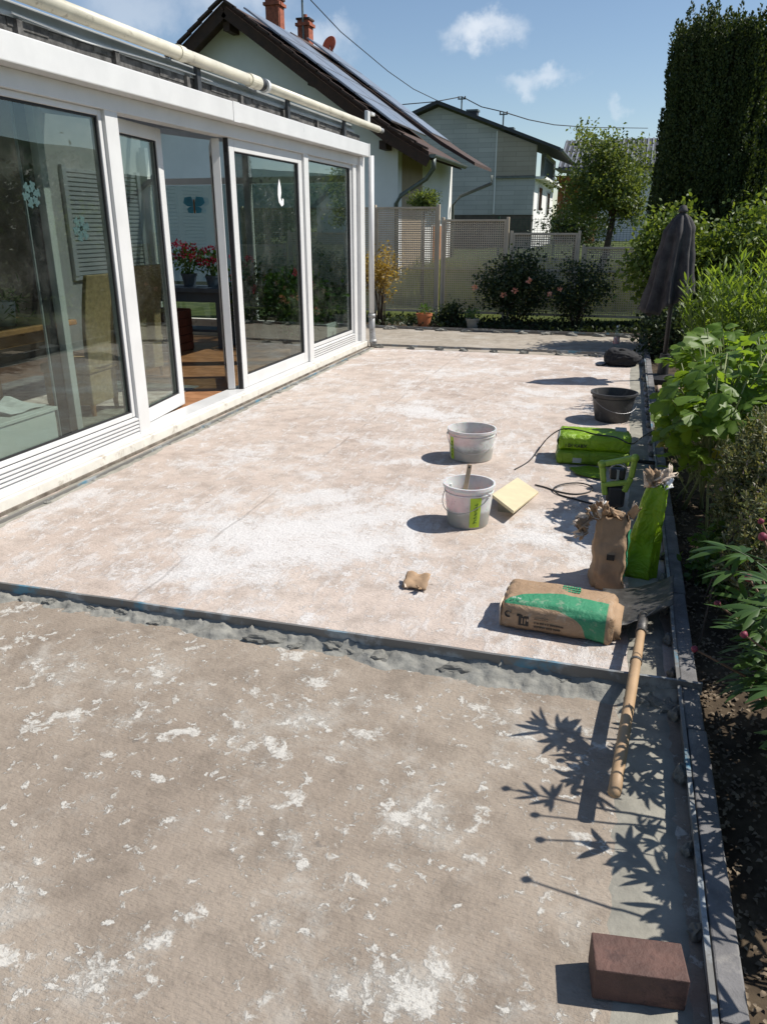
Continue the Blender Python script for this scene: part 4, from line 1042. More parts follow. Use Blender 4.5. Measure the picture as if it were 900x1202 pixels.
def yew():
    rng = np.random.default_rng(77); t = thing('columnar_yew', 'tall dark columnar yew tree with spiky upright shoots', 'tree', (1.22, 14.75, 0))
    cx, cy, Rr, Htop = 1.24, 14.75, .95, 4.42
    mb = MB().tube([(cx, cy, -.1), (cx, cy, 1.8), (cx + .05, cy, 3.7)], [.2, .15, .05], 9)
    for k in range(14):
        a = k * .9; mb.tube([(cx, cy, .4 + .1 * k), (cx + .4 * math.cos(a), cy + .4 * math.sin(a), 1.1 + .12 * k), (cx + .55 * math.cos(a), cy + .55 * math.sin(a), 2.7 + .07 * k)], [.07, .05, .015], 6)
    mb.build('trunk', M['bark'], t, smooth=True)
    def rad(z, a):
        s = np.clip(z / Htop, 0, 1)
        return Rr * (.95 + .03 * np.sin(3 * a + 1) + .035 * np.sin(9 * a)) * (1 - .09 * s - .05 * np.clip((s - .85) / .15, 0, 1) ** 2) * (.86 + .14 * np.minimum(1, z / 1.2))
    P, D, S = [], [], []
    # upright shoots: little spindles of needles hugging the surface
    ns = 2900
    for i in range(ns):
        a = rng.uniform(0, 2 * PI); top_ring = i < 230
        z0 = rng.uniform(3.75, 4.2) if top_ring else rng.uniform(.15, 4.0)
        rr_ = rad(z0, a) * (rng.random() ** .5 if top_ring else rng.uniform(.86, 1.03))
        L = rng.uniform(.34, .62) if top_ring else rng.uniform(.28, .60); w = rng.uniform(.045, .066) if top_ring else rng.uniform(.035, .062)
        n = 110 if top_ring else 75
        s = rng.random(n); ang = rng.uniform(0, 2 * PI, n); prof = np.sin(np.clip(s * 1.0 + .08, 0, 1) * PI) ** .6
        out = np.array([math.cos(a), math.sin(a), 0])
        c = np.stack([cx + rr_ * math.cos(a) + s * L * .18 * math.cos(a), cy + rr_ * math.sin(a) + s * L * .18 * math.sin(a), z0 + s * L], 1)
        r = np.stack([np.cos(ang), np.sin(ang), np.zeros(n)], 1)
        P.append(c + r * (w * prof * rng.random(n) ** .4)[:, None]); D.append(r * .8 + np.array([0, 0, .9])); S.append(rng.uniform(.035, .058, n))
    n = 16000
    a = rng.uniform(0, 2 * PI, n); z = rng.uniform(.1, 4.1, n); rr_ = rad(z, a) * rng.uniform(.72, .93, n)
    P.append(np.stack([cx + rr_ * np.cos(a), cy + rr_ * np.sin(a), z], 1)); D.append(rdir(n, .5, rng)); S.append(rng.uniform(.06, .12, n))
    leaf_obj('crown', [scatter(np.concatenate(P), np.concatenate(D), np.concatenate(S), T_RHOMB, 0, rng)], M['leaf_yew'], t)
yew()
# ------------------------------------------------------------------ shrubs and bed plants
M['leaf_rose'] = leaf_mat('rose_leaves', (.020, .040, .016), (.050, .075, .030), .25)
M['leaf_dry'] = leaf_mat('dry_yellow_leaves', (.22, .15, .04), (.36, .27, .09), .4)
M['leaf_ground'] = leaf_mat('ground_cover_leaves', (.014, .028, .010), (.040, .060, .022), .2)
M['leaf_spiky'] = leaf_mat('narrow_bright_leaves', (.07, .13, .022), (.17, .25, .045), .48)
M['leaf_squash'] = leaf_mat('mallow_leaves', (.075, .15, .022), (.17, .27, .045), .5, .45)
M['leaf_yellowing'] = leaf_mat('yellowing_leaves', (.30, .30, .05), (.38, .36, .08), .45)
M['leaf_rosemary'] = leaf_mat('rosemary_needles', (.075, .11, .045), (.21, .205, .115), .25)
M['leaf_peony'] = leaf_mat('peony_leaves', (.038, .085, .024), (.090, .16, .040), .36, .4)
M['bloom_mauve'] = leaf_mat('mauve_blossom', (.20, .15, .20), (.34, .26, .30), .3)
M['bud'] = leaf_mat('peony_bud_petals', (.17, .025, .045), (.30, .06, .10), .2)
M['grass'] = leaf_mat('grass_blades', (.10, .14, .035), (.22, .24, .085), .4)
M['stem_pale'] = mat('pale_stem', (.22, .25, .11), .7, var=.2)
M['stem_red'] = mat('reddish_stem', (.16, .085, .045), .6, var=.2)
M['chip'] = mat('bark_chip', (.12, .085, .055), .9, var=.4, vscale=20, c2=(.26, .20, .135))
def flower_head(parent, c, r, m, n=26, name='flower', up=.5):
    c = np.array(c); Q = c + RNG.normal(size=(n, 3)) * r * .25
    leaf_obj(name, [scatter(Q, unit(Q - c) + np.array([0, -.2, up * .4]), r, T_OVAL)], M[m], parent)
def shrub(name, label, base, c, rad, nclus, per, lsize, m, tmpl=T_RHOMB, sig=.10, stems=14, seed=1, stem_r=.010, zb=.2, group=None, sm='bark', cat='shrub', gap=.42):
    rng = np.random.default_rng(seed); rr = random.Random(seed)
    t = thing(name, label, cat, base, 0, group); c = np.array(c, float); rad = np.array(rad, float)
    cl = unit(rng.normal(size=(nclus, 3))) * (rng.random((nclus, 1)) ** gap) * rad * rng.uniform(.8, 1.2, (nclus, 1)) + c
    cl[:, 2] = np.maximum(cl[:, 2], base[2] + .06)
    mb = MB(); b0 = Vector(base)
    for i in range(stems):
        e = Vector(cl[i % nclus]); s = b0 + Vector((rr.uniform(-.08, .08), rr.uniform(-.08, .08), -.04)); mid = s.lerp(e, .5); mid.z += .12 * (e.z - s.z)
        mb.tube([s, mid, e], [stem_r, stem_r * .7, stem_r * .25], 6)
    mb.build('stems', M[sm], t, smooth=True)
    P = np.repeat(cl, per, 0) + rng.normal(size=(nclus * per, 3)) * sig
    P[:, 2] = np.maximum(P[:, 2], base[2] + .01)
    leaf_obj('foliage', [scatter(P, rdir(len(P), zb, rng), rng.uniform(.6, 1.25, len(P)) * lsize, tmpl, .45, rng)], M[m], t)
    return t, cl
# rose bed along the fence
t, cl = shrub('rose_bush', 'dark rose bush with salmon blooms before the fence', (-1.72, 13.55, 0), (-1.72, 13.5, .64), (.62, .35, .50), 80, 70, .060, 'leaf_rose', seed=3, sig=.09)
for x, y in ((621, 329), (604, 341), (591, 346), (557, 338)): flower_head(t, tuple(atY(x, y, 13.12)), .042, 'petal_salmon')
t, cl = shrub('rose_bush', 'dark rose bush with a few pale blooms, lower and wider than its neighbour', (-.72, 13.5, 0), (-.70, 13.5, .58), (.52, .35, .42), 55, 60, .058, 'leaf_rose', seed=4, sig=.09)
for x, y in ((645, 345), (657, 340)): flower_head(t, tuple(atY(x, y, 13.15)), .034, 'petal_salmon')
t, cl = shrub('dry_shrub', 'yellowing shrub on thin stems beside the conservatory corner', (-3.95, 12.95, 0), (-4.0, 12.95, .86), (.30, .25, .36), 40, 46, .055, 'leaf_dry', seed=6, sig=.09, stems=9, stem_r=.016)
shrub('low_shrub', 'low dark green shrub between the terracotta pot and roses', (-2.75, 13.25, 0), (-2.72, 13.25, .18), (.36, .2, .17), 30, 60, .045, 'leaf_rose', seed=9, sig=.06)
pot_plant((-3.16, 12.85, .0), .13, .23, .10, .14, 60, 'petal_salmon', 0, 'plain terracotta pot standing in the bed near the yellowing shrub', 'terracotta', .05)
pot_plant((-2.33, 12.80, .0), .11, .18, .12, .14, 90, 'petal_salmon', 0, 'small pot greyed for shade at the terrace edge beside the low shrub', 'mortar', .05)  # white pot coloured mortar grey to look shaded
n = 5200
P = np.stack([RNG.uniform(-5.2, 1.6, n), RNG.uniform(12.72, 14.0, n), RNG.uniform(0, .09, n)], 1)
stuff(leaf_obj('ground_cover', [scatter(P, rdir(n, .5), RNG.uniform(.03, .075, n), T_OVAL, .4)], M['leaf_ground']), 'low dark ground cover plants in the bed along the panel fence', 'ground cover')
n = 26000
P = np.stack([RNG.uniform(-5.5, 3.5, n), 14.32 + RNG.random(n) ** 1.6 * 6.5, np.zeros(n)], 1)
P[:, 2] = np.array([ground_h(0, y) for y in P[:, 1]])
D = rdir(n, 0) * .35 + np.array([0, 0, 1]); S = np.where(P[:, 1] > 16.5, RNG.uniform(.22, .55, n), RNG.uniform(.05, .10, n))
stuff(leaf_obj('grass', [scatter(P, D, S, T_BLADE)], M['grass']), 'lawn turning to tall dry grass behind the panel fence', 'grass')
# mesh fence far behind
mf = thing('mesh_fence', 'dark green wire mesh fence below the shingled house', 'fence', (-1.5, 27, .6))
M['greenmesh'] = mat('green_wire', (.02, .06, .035), .6)
g = MB()
for k in range(17): g.box(-4.2, 1.2, 27, 27.008, .75 + k * .065, .758 + k * .065)
g.build('horizontal_wires', M['greenmesh'], mf)
for k in range(4): MB().box(-4.2 + k * 1.8, -4.14 + k * 1.8, 26.97, 27.03, .5, 1.9).build('post', M['greenmesh'], mf)
g = MB()
for k in range(54): g.box(-4.2 + k * .1, -4.192 + k * .1, 27.009, 27.016, .75, 1.85)
g.build('vertical_wires', M['greenmesh'], mf)

# big shrubs by the parasol
shrub('leafy_shrub', 'light green shrub with yellow flowers behind the folded parasol', (.75, 11.7, 0), (.62, 11.7, 1.02), (.62, .55, .80), 120, 70, .075, 'leaf_lime', seed=13, sig=.12, stems=22, tmpl=T_OVAL, gap=.35)
shrub('leafy_shrub', 'rounded light green shrub between the parasol and the yew', (1.5, 11.5, 0), (1.45, 11.4, .98), (.62, .6, .80), 90, 70, .075, 'leaf_lime', seed=14, sig=.12, stems=18, tmpl=T_OVAL, gap=.35)
shrub('dark_shrub', 'dark low shrub at the terrace end below the parasol', (.62, 10.6, 0), (.62, 10.9, .35), (.30, .9, .36), 60, 60, .06, 'leaf_rose', seed=15, sig=.09)
shrub('grey_shrub', 'grey-green shrub under the far side of the yew', (2.55, 15.2, 0), (2.62, 15.2, 1.15), (.55, .6, 1.05), 70, 80, .07, 'leaf_grey', seed=16, sig=.14, stems=16)
def spiky(base, c, rad, n_st, label, seed, h0, h1):
    rng = np.random.default_rng(seed); t = thing('lily_clump', label, 'plant', base); mb = MB(); P, D, S = [], [], []
    for i in range(n_st):
        a, q = rng.uniform(0, 2 * PI), rng.random() ** .5
        x0, y0 = c[0] + .7 * q * rad[0] * math.cos(a), c[1] + .7 * q * rad[1] * math.sin(a); h = rng.uniform(h0, h1) * (1 - .18 * q * q)
        x1, y1 = c[0] + 1.15 * q * rad[0] * math.cos(a), c[1] + 1.15 * q * rad[1] * math.sin(a)
        mb.tube([(x0, y0, -.03), ((x0 + x1) / 2, (y0 + y1) / 2, h * .55), (x1, y1, h)], [.006, .005, .002], 5)
        m_ = 26; s = np.linspace(.22, 1, m_) + rng.normal(size=m_) * .015
        px = x0 + (x1 - x0) * s; py = y0 + (y1 - y0) * s; ang = np.arange(m_) * 2.4 + rng.uniform(0, 6)
        P.append(np.stack([px, py, h * s], 1)); D.append(np.stack([np.cos(ang), np.sin(ang), .75 + .5 * s], 1)); S.append(rng.uniform(.10, .19, m_) * (1.1 - .35 * s))
    mb.build('stems', M['stem'], t)
    leaf_obj('leaves', [scatter(np.concatenate(P), np.concatenate(D), np.concatenate(S), T_LANCE, .55, rng)], M['leaf_spiky'], t)
spiky((1.15, 7.9, 0), (1.18, 7.8), (.60, .65), 190, 'tall clump of narrow bright green leaves beside the parasol', 31, 1.0, 1.42)
spiky((2.0, 7.2, 0), (1.95, 7.2), (.55, .6), 110, 'narrow leaved clump further into the bed behind the mallow', 32, 1.0, 1.45)

# mallow: big lobed leaves on pale upright stems
def mallow_leaf_mesh(seed):
    rr = random.Random(seed); n = 26; V = [(0, 0, 0)]; F = []
    for i in range(n):
        a = -2.55 + 5.1 * i / (n - 1); r = .50 + .50 * abs(math.cos(a * 1.72)) ** .8 + (.06 if i % 2 else -.05) + rr.uniform(-.05, .05)
        V.append((math.sin(a) * r * .62, .12 + math.cos(a) * r * .62 + .25, .0))
    ring = len(V)
    for i in range(n):
        x, y, _ = V[1 + i]; V.append((x * .55, y * .55 + .02, 0))
    V = [(x, y, .10 * math.sin(4.5 * math.atan2(x, y + .02)) * math.hypot(x, y) - .22 * (x * x + (y - .3) ** 2) + rr.uniform(-.012, .012)) for x, y, z in V]
    for i in range(n - 1): F += [(0, ring + i, ring + i + 1), (ring + i, 1 + i, 2 + i), (ring + i, 2 + i, ring + i + 1)]
    me = mesh_np('leaf', V, F, True); me.materials.append(M['leaf_squash']); return me
ML = [mallow_leaf_mesh(i) for i in range(6)]
MLY = []
for me in ML[:2]: c = me.copy(); c.materials.clear(); c.materials.append(M['leaf_yellowing']); MLY.append(c)
def mallow(base, c, rad, n, label, seed, z0=.55, z1=1.12, size=(.075, .145)):
    rr = random.Random(seed); t = thing('mallow_plant', label, 'plant', base); mb = MB()
    for k in range(11):
        a, q = rr.uniform(0, 6.28), rr.random() ** .5
        mb.tube([(base[0] + rr.uniform(-.2, .25), base[1] + rr.uniform(-.3, .3), -.03), (c[0] + .4 * q * rad[0] * math.cos(a), c[1] + .4 * q * rad[1] * math.sin(a), .5), (c[0] + q * rad[0] * math.cos(a), c[1] + q * rad[1] * math.sin(a), rr.uniform(.75, z1))], [.009, .007, .003], 6)
    mb.build('stems', M['stem_pale'], t, smooth=True)
    pet = MB()
    for i in range(n):
        a, q = rr.uniform(0, 6.28), rr.random() ** .5
        x, y = c[0] + q * rad[0] * math.cos(a), c[1] + q * rad[1] * math.sin(a)
        low = rr.random() < .28
        z = rr.uniform(.30, z0) if low else rr.uniform(z0, z1) * (1 - .22 * q * q)
        me = rr.choice(MLY) if (low and rr.random() < .3) else rr.choice(ML)
        o = link('leaf', me, None, t); s = rr.uniform(*size) * (1 if not low else .75)
        o.location = (x, y, z); o.scale = (s, s, s)
        o.rotation_euler = Euler((rr.uniform(-.8, .3), rr.uniform(-.6, .6), a - PI / 2 + rr.uniform(-.7, .7)))
        pet.tube([(x, y, z), (c[0] + (x - c[0]) * .55, c[1] + (y - c[1]) * .55, z - .16)], [.003, .004], 4, False)
    pet.build('petioles', M['stem_pale'], t)
mallow((.60, 4.6, 0), (.58, 4.62), (.27, .50), 250, 'leafy mallow with large lobed leaves over the kerb', 41, z0=.5, z1=.96)
mallow((.72, 5.75, 0), (.74, 5.75), (.38, .70), 290, 'mallow growing between the sandstone slabs and the narrow leaved clump', 43, z1=.98)
mallow((.98, 4.8, 0), (1.00, 4.9), (.30, .5), 200, 'taller lobed leaf mallow tied to wooden stakes', 42, z1=1.22)
st = thing('plant_stake', 'pale split wooden stake among the mallow stems', 'stake', (.80, 4.60, 0))
MB().obox((.80, 4.60, -.05), (.86, 4.50, .92), .022, .012).build('stick', mat('bare_wood', (.42, .33, .22), .8, var=.2), st)
MB().obox((.832, 4.545, .50), (.855, 4.508, .80), .03, .014, (0, 1, 0)).build('splint', mat('grey_wood', (.34, .30, .25), .85, var=.2), st)
# rosemary like shrub
def rosemary(base, c, rad, n_st, label, seed):
    rng = np.random.default_rng(seed); t = thing('rosemary_shrub', label, 'shrub', base); mb = MB(); P, D, S, B = [], [], [], []
    for i in range(n_st):
        d = unit(rng.normal(size=3)); d[2] = abs(d[2]) * .9 + .15; q = rng.uniform(.75, 1.08)
        e = np.array(c) + d * np.array(rad) * q; s = np.array(base) + rng.normal(size=3) * np.array([.12, .14, 0])
        s = s + (e - s) * rng.uniform(0, .35)
        mid = (s + e) / 2 + np.array([0, 0, .05])
        if i < 120: mb.tube([tuple(s), tuple(mid), tuple(e)], [.006, .004, .0015], 4, False)
        m_ = 60; u = rng.uniform(.25, 1.03, m_)[:, None]; pos = s * (1 - u) ** 2 + mid * 2 * u * (1 - u) + e * u * u
        ax = unit(e - s); P.append(pos); D.append(rdir(m_, 0, rng) + ax * .9); S.append(rng.uniform(.018, .036, m_))
        if rng.random() < .35: B.append(pos[rng.choice(m_, 10)] + rng.normal(size=(10, 3)) * .008)
    mb.build('stems', M['bark'], t)
    leaf_obj('needles', [scatter(np.concatenate(P), np.concatenate(D), np.concatenate(S), (T_LANCE[0] * np.array([2.0, 1, 1]), T_LANCE[1]), 0, rng)], M['leaf_rosemary'], t)
    B = np.concatenate(B); leaf_obj('blossom', [scatter(B, rdir(len(B), .2, rng), .014, T_RHOMB, 0, rng)], M['bloom_mauve'], t)
rosemary((.78, 3.80, 0), (.79, 3.80, .28), (.29, .48, .52), 760, 'dense greyish rosemary shrub with faded mauve blossom', 51)
shrub('leafy_herb', 'low green herb at the foot of the rosemary next to the kerb', (.60, 3.62, 0), (.60, 3.62, .12), (.14, .30, .14), 26, 40, .045, 'leaf_peony', seed=71, sig=.05, stems=8, stem_r=.004, tmpl=T_OVAL, cat='plant')
rosemary((.76, 3.20, 0), (.78, 3.20, .20), (.28, .42, .46), 520, 'lower rosemary shrub behind the peony buds', 52)
# peonies
def leaflet(V, F, base, d, side, L, w, droop):
    k = len(V); n = 5; up = d.cross(side)
    for i in range(n + 1):
        s = i / n; ww = w * math.sin(PI * min(1, s * .92 + .06)) ** .8; p = base + d * (L * s) - Vector((0, 0, droop * L * s * s))
        V.append(tuple(p - side * ww + up * ww * .25)); V.append(tuple(p)); V.append(tuple(p + side * ww + up * ww * .25))
    for i in range(n):
        a = k + i * 3; F += [(a, a + 1, a + 4, a + 3), (a + 1, a + 2, a + 5, a + 4)]
def peony_leaf_mesh(seed):
    rr = random.Random(seed); V, F = [], []; Z = Vector((0, 0, 1))
    def ray(base, az, L, w, el=.1):
        d = Vector((math.sin(az) * math.cos(el), math.cos(az) * math.cos(el), math.sin(el))); leaflet(V, F, base, d, d.cross(Z).normalized(), L, w, rr.uniform(.2, .5))
    rachis = [Vector((0, 0, 0)), Vector((0, .35, .08)), Vector((0, .62, .10))]
    for az in (-1.1, 1.1): 
        for da in (-.35, .1, .45): ray(rachis[1], az + da * (1 if az > 0 else -1), rr.uniform(.42, .62), rr.uniform(.045, .065))
    for az in (-.6, 0, .6): ray(rachis[2], az, rr.uniform(.5, .7), rr.uniform(.05, .07))
    mb = MB(); mb.tube(rachis, [.014, .011, .008], 5, False)
    k = len(V); V += mb.v; F += [tuple(i + k for i in f) for f in mb.f]
    me = mesh_np('leaf', V, F, True); me.materials.append(M['leaf_peony']); return me
PL = [peony_leaf_mesh(i) for i in range(6)]
def bud_mesh(seed):
    rng = np.random.default_rng(seed); bm = MB().lathe([(0, -.9), (.5, -.75), (.9, -.25), (.95, .15), (.7, .65), (.3, .95), (0, 1.0)], (0, 0, 0), 14)
    bm.v = [(x * (1 + .10 * math.sin(5 * math.atan2(y, x) + 2 * z)), y * (1 + .10 * math.sin(5 * math.atan2(y, x) + 2 * z)), z) for x, y, z in bm.v]
    me = bm.mesh('bud', True); me.materials.append(M['bud']); return me
BUD = bud_mesh(1)
def peony(base, buds, n_leaf, label, seed, h=.62, spread=.36):
    rr = random.Random(seed); t = thing('peony_plant', label, 'plant', base); mb = MB(); b0 = Vector(base)
    for k in range(13):
        a = rr.uniform(0, 6.28); q = rr.uniform(.25, 1.0) * spread; tip = b0 + Vector((q * math.cos(a), q * math.sin(a), h * rr.uniform(.65, 1.0)))
        s = b0 + Vector((rr.uniform(-.07, .07), rr.uniform(-.07, .07), -.03)); mb.tube([s, s.lerp(tip, .55) + Vector((0, 0, .06)), tip], [.006, .005, .003], 6)
        for j in range(max(1, n_leaf // 13)):
            f = rr.uniform(.3, 1.0); p = s.lerp(tip, f) + Vector((0, 0, .06 * f)); o = link('leaf', rr.choice(PL), None, t); o.location = p
            sc = rr.uniform(.125, .19); o.scale = (sc,) * 3; o.rotation_euler = Euler((rr.uniform(-.35, .35), rr.uniform(-.35, .35), a - PI / 2 + rr.uniform(-1.5, 1.5)))
    for bx_, r in buds:
        e = Vector(bx_); s = b0 + Vector((rr.uniform(-.06, .06), rr.uniform(-.06, .06), -.03)); mid = s.lerp(e, .6) + Vector((.05, 0, .05)); mb.tube([s, mid, e], [.006, .005, .003], 6)
        o = link('bud', BUD, None, t); o.location = e; o.scale = (r, r, r); d = (e - mid).normalized(); o.rotation_euler = d.to_track_quat('Z', 'Y').to_euler()
        for j in range(1):
            p = mid.lerp(e, rr.uniform(.1, .5)); o = link('leaf', rr.choice(PL), None, t); o.location = p; sc = rr.uniform(.09, .14); o.scale = (sc,) * 3; o.rotation_euler = Euler((.3, 0, rr.uniform(0, 6.28)))
    mb.build('stems', M['stem_red'], t, smooth=True)
def bud_at(x, y, z, r=.0115): q = gz(x, y, z); return ((q.x, q.y, z), r)
def from_shadow(x, y, z, r=.013):
    q = gz(x, y, 0); k = z / SUN_DIR.z; return ((q.x + SUN_DIR.x * k, q.y + SUN_DIR.y * k, z), r)
peony((.74, 2.42, 0), [bud_at(842, 709, .48), bud_at(873, 745, .52), bud_at(815, 762, .36), bud_at(893, 612, .62), from_shadow(658, 893, .62)], 143, 'peony with pink buds leaning over the kerb near the rail end', 61)
peony((.76, 1.95, 0), [from_shadow(594, 926, .80), from_shadow(628, 957, .78), from_shadow(634, 986, .76)], 104, 'peony whose buds stand tall between the two other peonies', 62, h=.52, spread=.30)
peony((.86, 1.50, 0), [from_shadow(618, 1033, .74), from_shadow(762, 1121, .42)], 39, 'peony opposite the brown paving brick', 63, h=.38)
# bark chips and litter on the bed
rng = np.random.default_rng(5); n = 9000
P = np.stack([.40 + rng.random(n) ** 1.3 * 1.0, rng.uniform(.4, 7.6, n), np.zeros(n)], 1); P[:, 2] = [-.003 + .03 * fbm(x * 4, y * 4, .3) + .006 for x, y, _ in P]
D = rdir(n, 0, rng); D[:, 2] *= .25
stuff(leaf_obj('bark_mulch', [scatter(P, D, rng.uniform(.008, .022, n), (T_OVAL[0] * np.array([1.3, 1, 3]), T_OVAL[1]), .75, rng)], M['chip']), 'scattered bark chips and dry litter on the bed soil', 'mulch')
# paving stones beside the kerb
M['sandstone'] = mat('sandstone_slab', (.42, .32, .24), .9, var=.2, vscale=8, bmp=.5, stain=((.2, .15, .1), .6, 8, .55))
for i, y in enumerate((6.75, 7.15, 7.52, 7.9, 8.3)):
    o = MB().box(-.17, .17, -.17, .17, 0, .05).build('stepping_stone', M['sandstone'], None, bevel=.012); o.location = (.60 + .03 * (i % 2), y, -.005); o.rotation_euler = (0, 0, .1 * (i % 3 - 1))
    tag(o, ('sandstone slab half under the mallow at the start of its row', 'second sandstone slab of the row, counted from the mallow', 'sandstone slab in the middle of the row beside the kerb', 'fourth sandstone slab of the row, counted from the mallow', 'last sandstone slab of the row below the parasol')[i], 'slab', 'sandstone slabs beside the kerb')
# ------------------------------------------------------------------ folded parasol
M['parasol'] = mat('faded_dark_fabric', (.040, .034, .038), .85, var=.3, vscale=8, bmp=.4, bscale=120, c2=(.075, .070, .070))
M['blackmetal'] = mat('black_pole', (.02, .02, .022), .5)
PX, PY = .50, 9.0
pa = thing('folded_parasol', 'folded dark grey parasol on a black pole in the bed', 'parasol', (PX, PY, 0))
MB().tube([(PX, PY, -.1), (PX - .005, PY, 1.70)], .024, 12).build('pole', M['blackmetal'], pa, smooth=True)
V, F = [], []; n, k = 56, 26
for i in range(k + 1):
    s = i / k
    for j in range(n):
        a = 2 * PI * j / n; fold = math.cos(8 * a + .6 * math.sin(3 * s)) 
        zb = 1.74 - .84 * s - .14 * s * (math.cos(a + 2.6) * .5 + .5) ** 2 * 1.4 + .03 * s * fold
        r = (.040 + .075 * min(1, s * 5) + .085 * s ** 1.2) * (1 + (.12 + .22 * s) * fold) + .012 * fbm(math.cos(a) * 2, math.sin(a) * 2, s * 5)
        if s < .06: r *= s / .06 * .7 + .3
        V.append((PX + r * math.cos(a) * 1.05 - .055 * s, PY + r * math.sin(a), zb))
F = [(i * n + j, i * n + (j + 1) % n, (i + 1) * n + (j + 1) % n, (i + 1) * n + j) for i in range(k) for j in range(n)]
V.append((PX, PY, 1.755)); F2 = [(len(V) - 1, (j + 1) % n, j, j) for j in range(n)]
me = bpy.data.meshes.new('canopy'); me.from_pydata(V, [], F + [f[:3] for f in F2]); me.shade_smooth() if hasattr(me, 'shade_smooth') else None
o = link('canopy', me, M['parasol'], pa); md = o.modifiers.new('solidify', 'SOLIDIFY'); md.thickness = .004
MB().lathe([(0, .07), (.03, .06), (.045, .02), (.05, 0), (0, 0)], (PX, PY, 1.735), 14).build('finial', M['parasol'], pa, smooth=True)
MB().tube([(PX - .03 + .115 * math.cos(a), PY + .11 * math.sin(a), 1.18) for a in np.linspace(0, 2 * PI, 24)], .010, 6).build('tie_band', M['parasol'], pa)
ba = MB().lathe([(0, 0), (.22, 0), (.22, .05), (.06, .08), (.05, .3), (.035, .3), (0, .3)], (PX, PY, -.01), 24).build('base', M['blackmetal'], pa)

# ------------------------------------------------------------------ buckets
def plastic(name, c, rough=.4, trans=.0, dirt=None):
    m, b, p, _ = new_mat(name)
    co = b.n('ShaderNodeTexCoord').outputs['Object']
    col = b.mix(b.ramp(b.noise(co, 12, 6, .7), .40, .72), c, tuple(k * .80 for k in c))
    if dirt:
        z = b.n('ShaderNodeSeparateXYZ', {0: co}).outputs[2]
        band = b.ramp(b.math('MULTIPLY_ADD', b.noise(co, 9, 5, .7), -.10, z), dirt[1], dirt[1] - .035)
        blot = b.ramp(b.noise(co, 16, 6, .75, .4), .56, .66)
        col = b.mix(b.math('MAXIMUM', b.math('MULTIPLY', band, .75), b.math('MULTIPLY', blot, .5)), col, dirt[0])
    b.link(col, p.inputs['Base Color']); p.inputs['Roughness'].default_value = rough
    p.inputs['Subsurface Weight'].default_value = trans; p.inputs['Subsurface Scale'].default_value = .02
    return m
M['bucket_white'] = plastic('milky_plastic', (.62, .63, .62), .4, .25, ((.27, .265, .235), .06))
M['bucket_black'] = plastic('black_rubber', (.045, .045, .047), .55, 0, ((.17, .165, .16), -.1))
M['lime'] = plastic('lime_label', (.42, .60, .03), .45)
M['slurry'] = mat('wet_mortar_slurry', (.30, .30, .26), .6, var=.15, bmp=.4)
M['wirem'] = mat('bucket_wire', (.32, .32, .33), .4, .8)
M['wood_raw'] = mat('raw_wood', (.50, .36, .24), .8, var=.15, vscale=10, bmp=.3)
def arc_wire(c, r, z, az, droop, tilt):
    """bail handle hanging down along the wall"""
    pts = []
    for s in np.linspace(0, PI, 22):
        side = math.cos(s); out = math.sin(s)
        d1 = Vector((math.cos(az), math.sin(az), 0)); d2 = Vector((-math.sin(az), math.cos(az), 0))
        rr_ = r + .006 + tilt * out
        ang = s
        pts.append(Vector(c) + d2 * (side * rr_) + d1 * (out * rr_) + Vector((0, 0, z - droop * out)))
    return pts
def bucket(loc, r0, r1, h, label, m, lab_az=None, lab_w=.28, lab_h=(.12, .92), fill=.3, wire_az=-PI / 2, droop=.6, sx=1.0, rim=.008):
    t = thing('bucket', label, 'bucket', loc); x, y, z = loc; mb = MB(); th = .004
    def rad(u): return r0 + (r1 - r0) * u
    mb.lathe([(0, 0), (r0 * .96, 0), (r0, .008), (rad(.55), h * .55), (rad(.80), h * .80), (rad(.80) + .005, h * .805), (rad(.83) + .005, h * .83), (rad(.83), h * .835), (r1, h - .02), (r1 + rim, h - .018), (r1 + rim, h), (r1 - th, h), (rad(.5) - th, h * .5), (r0 - th, .012), (0, .012)], (0, 0, 0), 44, sx, 1)
    o = mb.mesh('body'); ob = link('body', o, m, None); ob.parent = t; smooth_by_angle(ob, 30)
    zf = h * fill; c = MB().lathe([(0, zf), (rad(fill) * .6, zf + .004), (rad(fill) - th - .001, zf)], (0, 0, 0), 36, sx, 1).mesh('contents', True); o2 = link('contents', c, M['slurry'], None); o2.parent = t
    if lab_az is not None:
        a0, a1 = lab_az - lab_w, lab_az + lab_w; u0, u1 = lab_h
        lb = MB().lathe([(rad(u0) + .0015, h * u0), (rad(min(u1, .79)) + .0015, h * min(u1, .79))], (0, 0, 0), 14, sx, 1, a0, a1); lo = link('label', lb.mesh('label', True), M['lime'], None); lo.parent = t
        # vertical brush lettering on the label
        sc = MB(); rr = random.Random(3)
        for k in range(5):
            u = u0 + .10 + k * .105; pts = []
            for s in np.linspace(0, 1, 9):
                a = lab_az + lab_w * (-.35 + .7 * abs(math.sin(s * PI * 1.5 + k * .9))); uu = u + .08 * s + .015 * math.sin(s * 9 + k)
                pts.append(((rad(uu) + .0025) * math.cos(a) * sx, (rad(uu) + .0025) * math.sin(a), h * uu))
            sc.tube(pts, .0022, 5)
        so = sc.build('lettering', M['lettergreen'], None); so.parent = lo
    wr = MB().tube(arc_wire((0, 0, 0), r1 * (1 if sx == 1 else sx), h * .82, wire_az, h * droop, .004), .0022, 6); wo = link('wire_handle', wr.mesh('wire_handle', True), M['wirem'], None); wo.parent = t
    for s in (-1, 1):
        e = Vector((-math.sin(wire_az), math.cos(wire_az), 0)) * (s * rad(.82)); er = MB().box(e.x * sx - .012, e.x * sx + .012, e.y - .012, e.y + .012, h * .79, h * .85).mesh('handle_lug'); eo = link('handle_lug', er, m, None); eo.parent = t
    return t
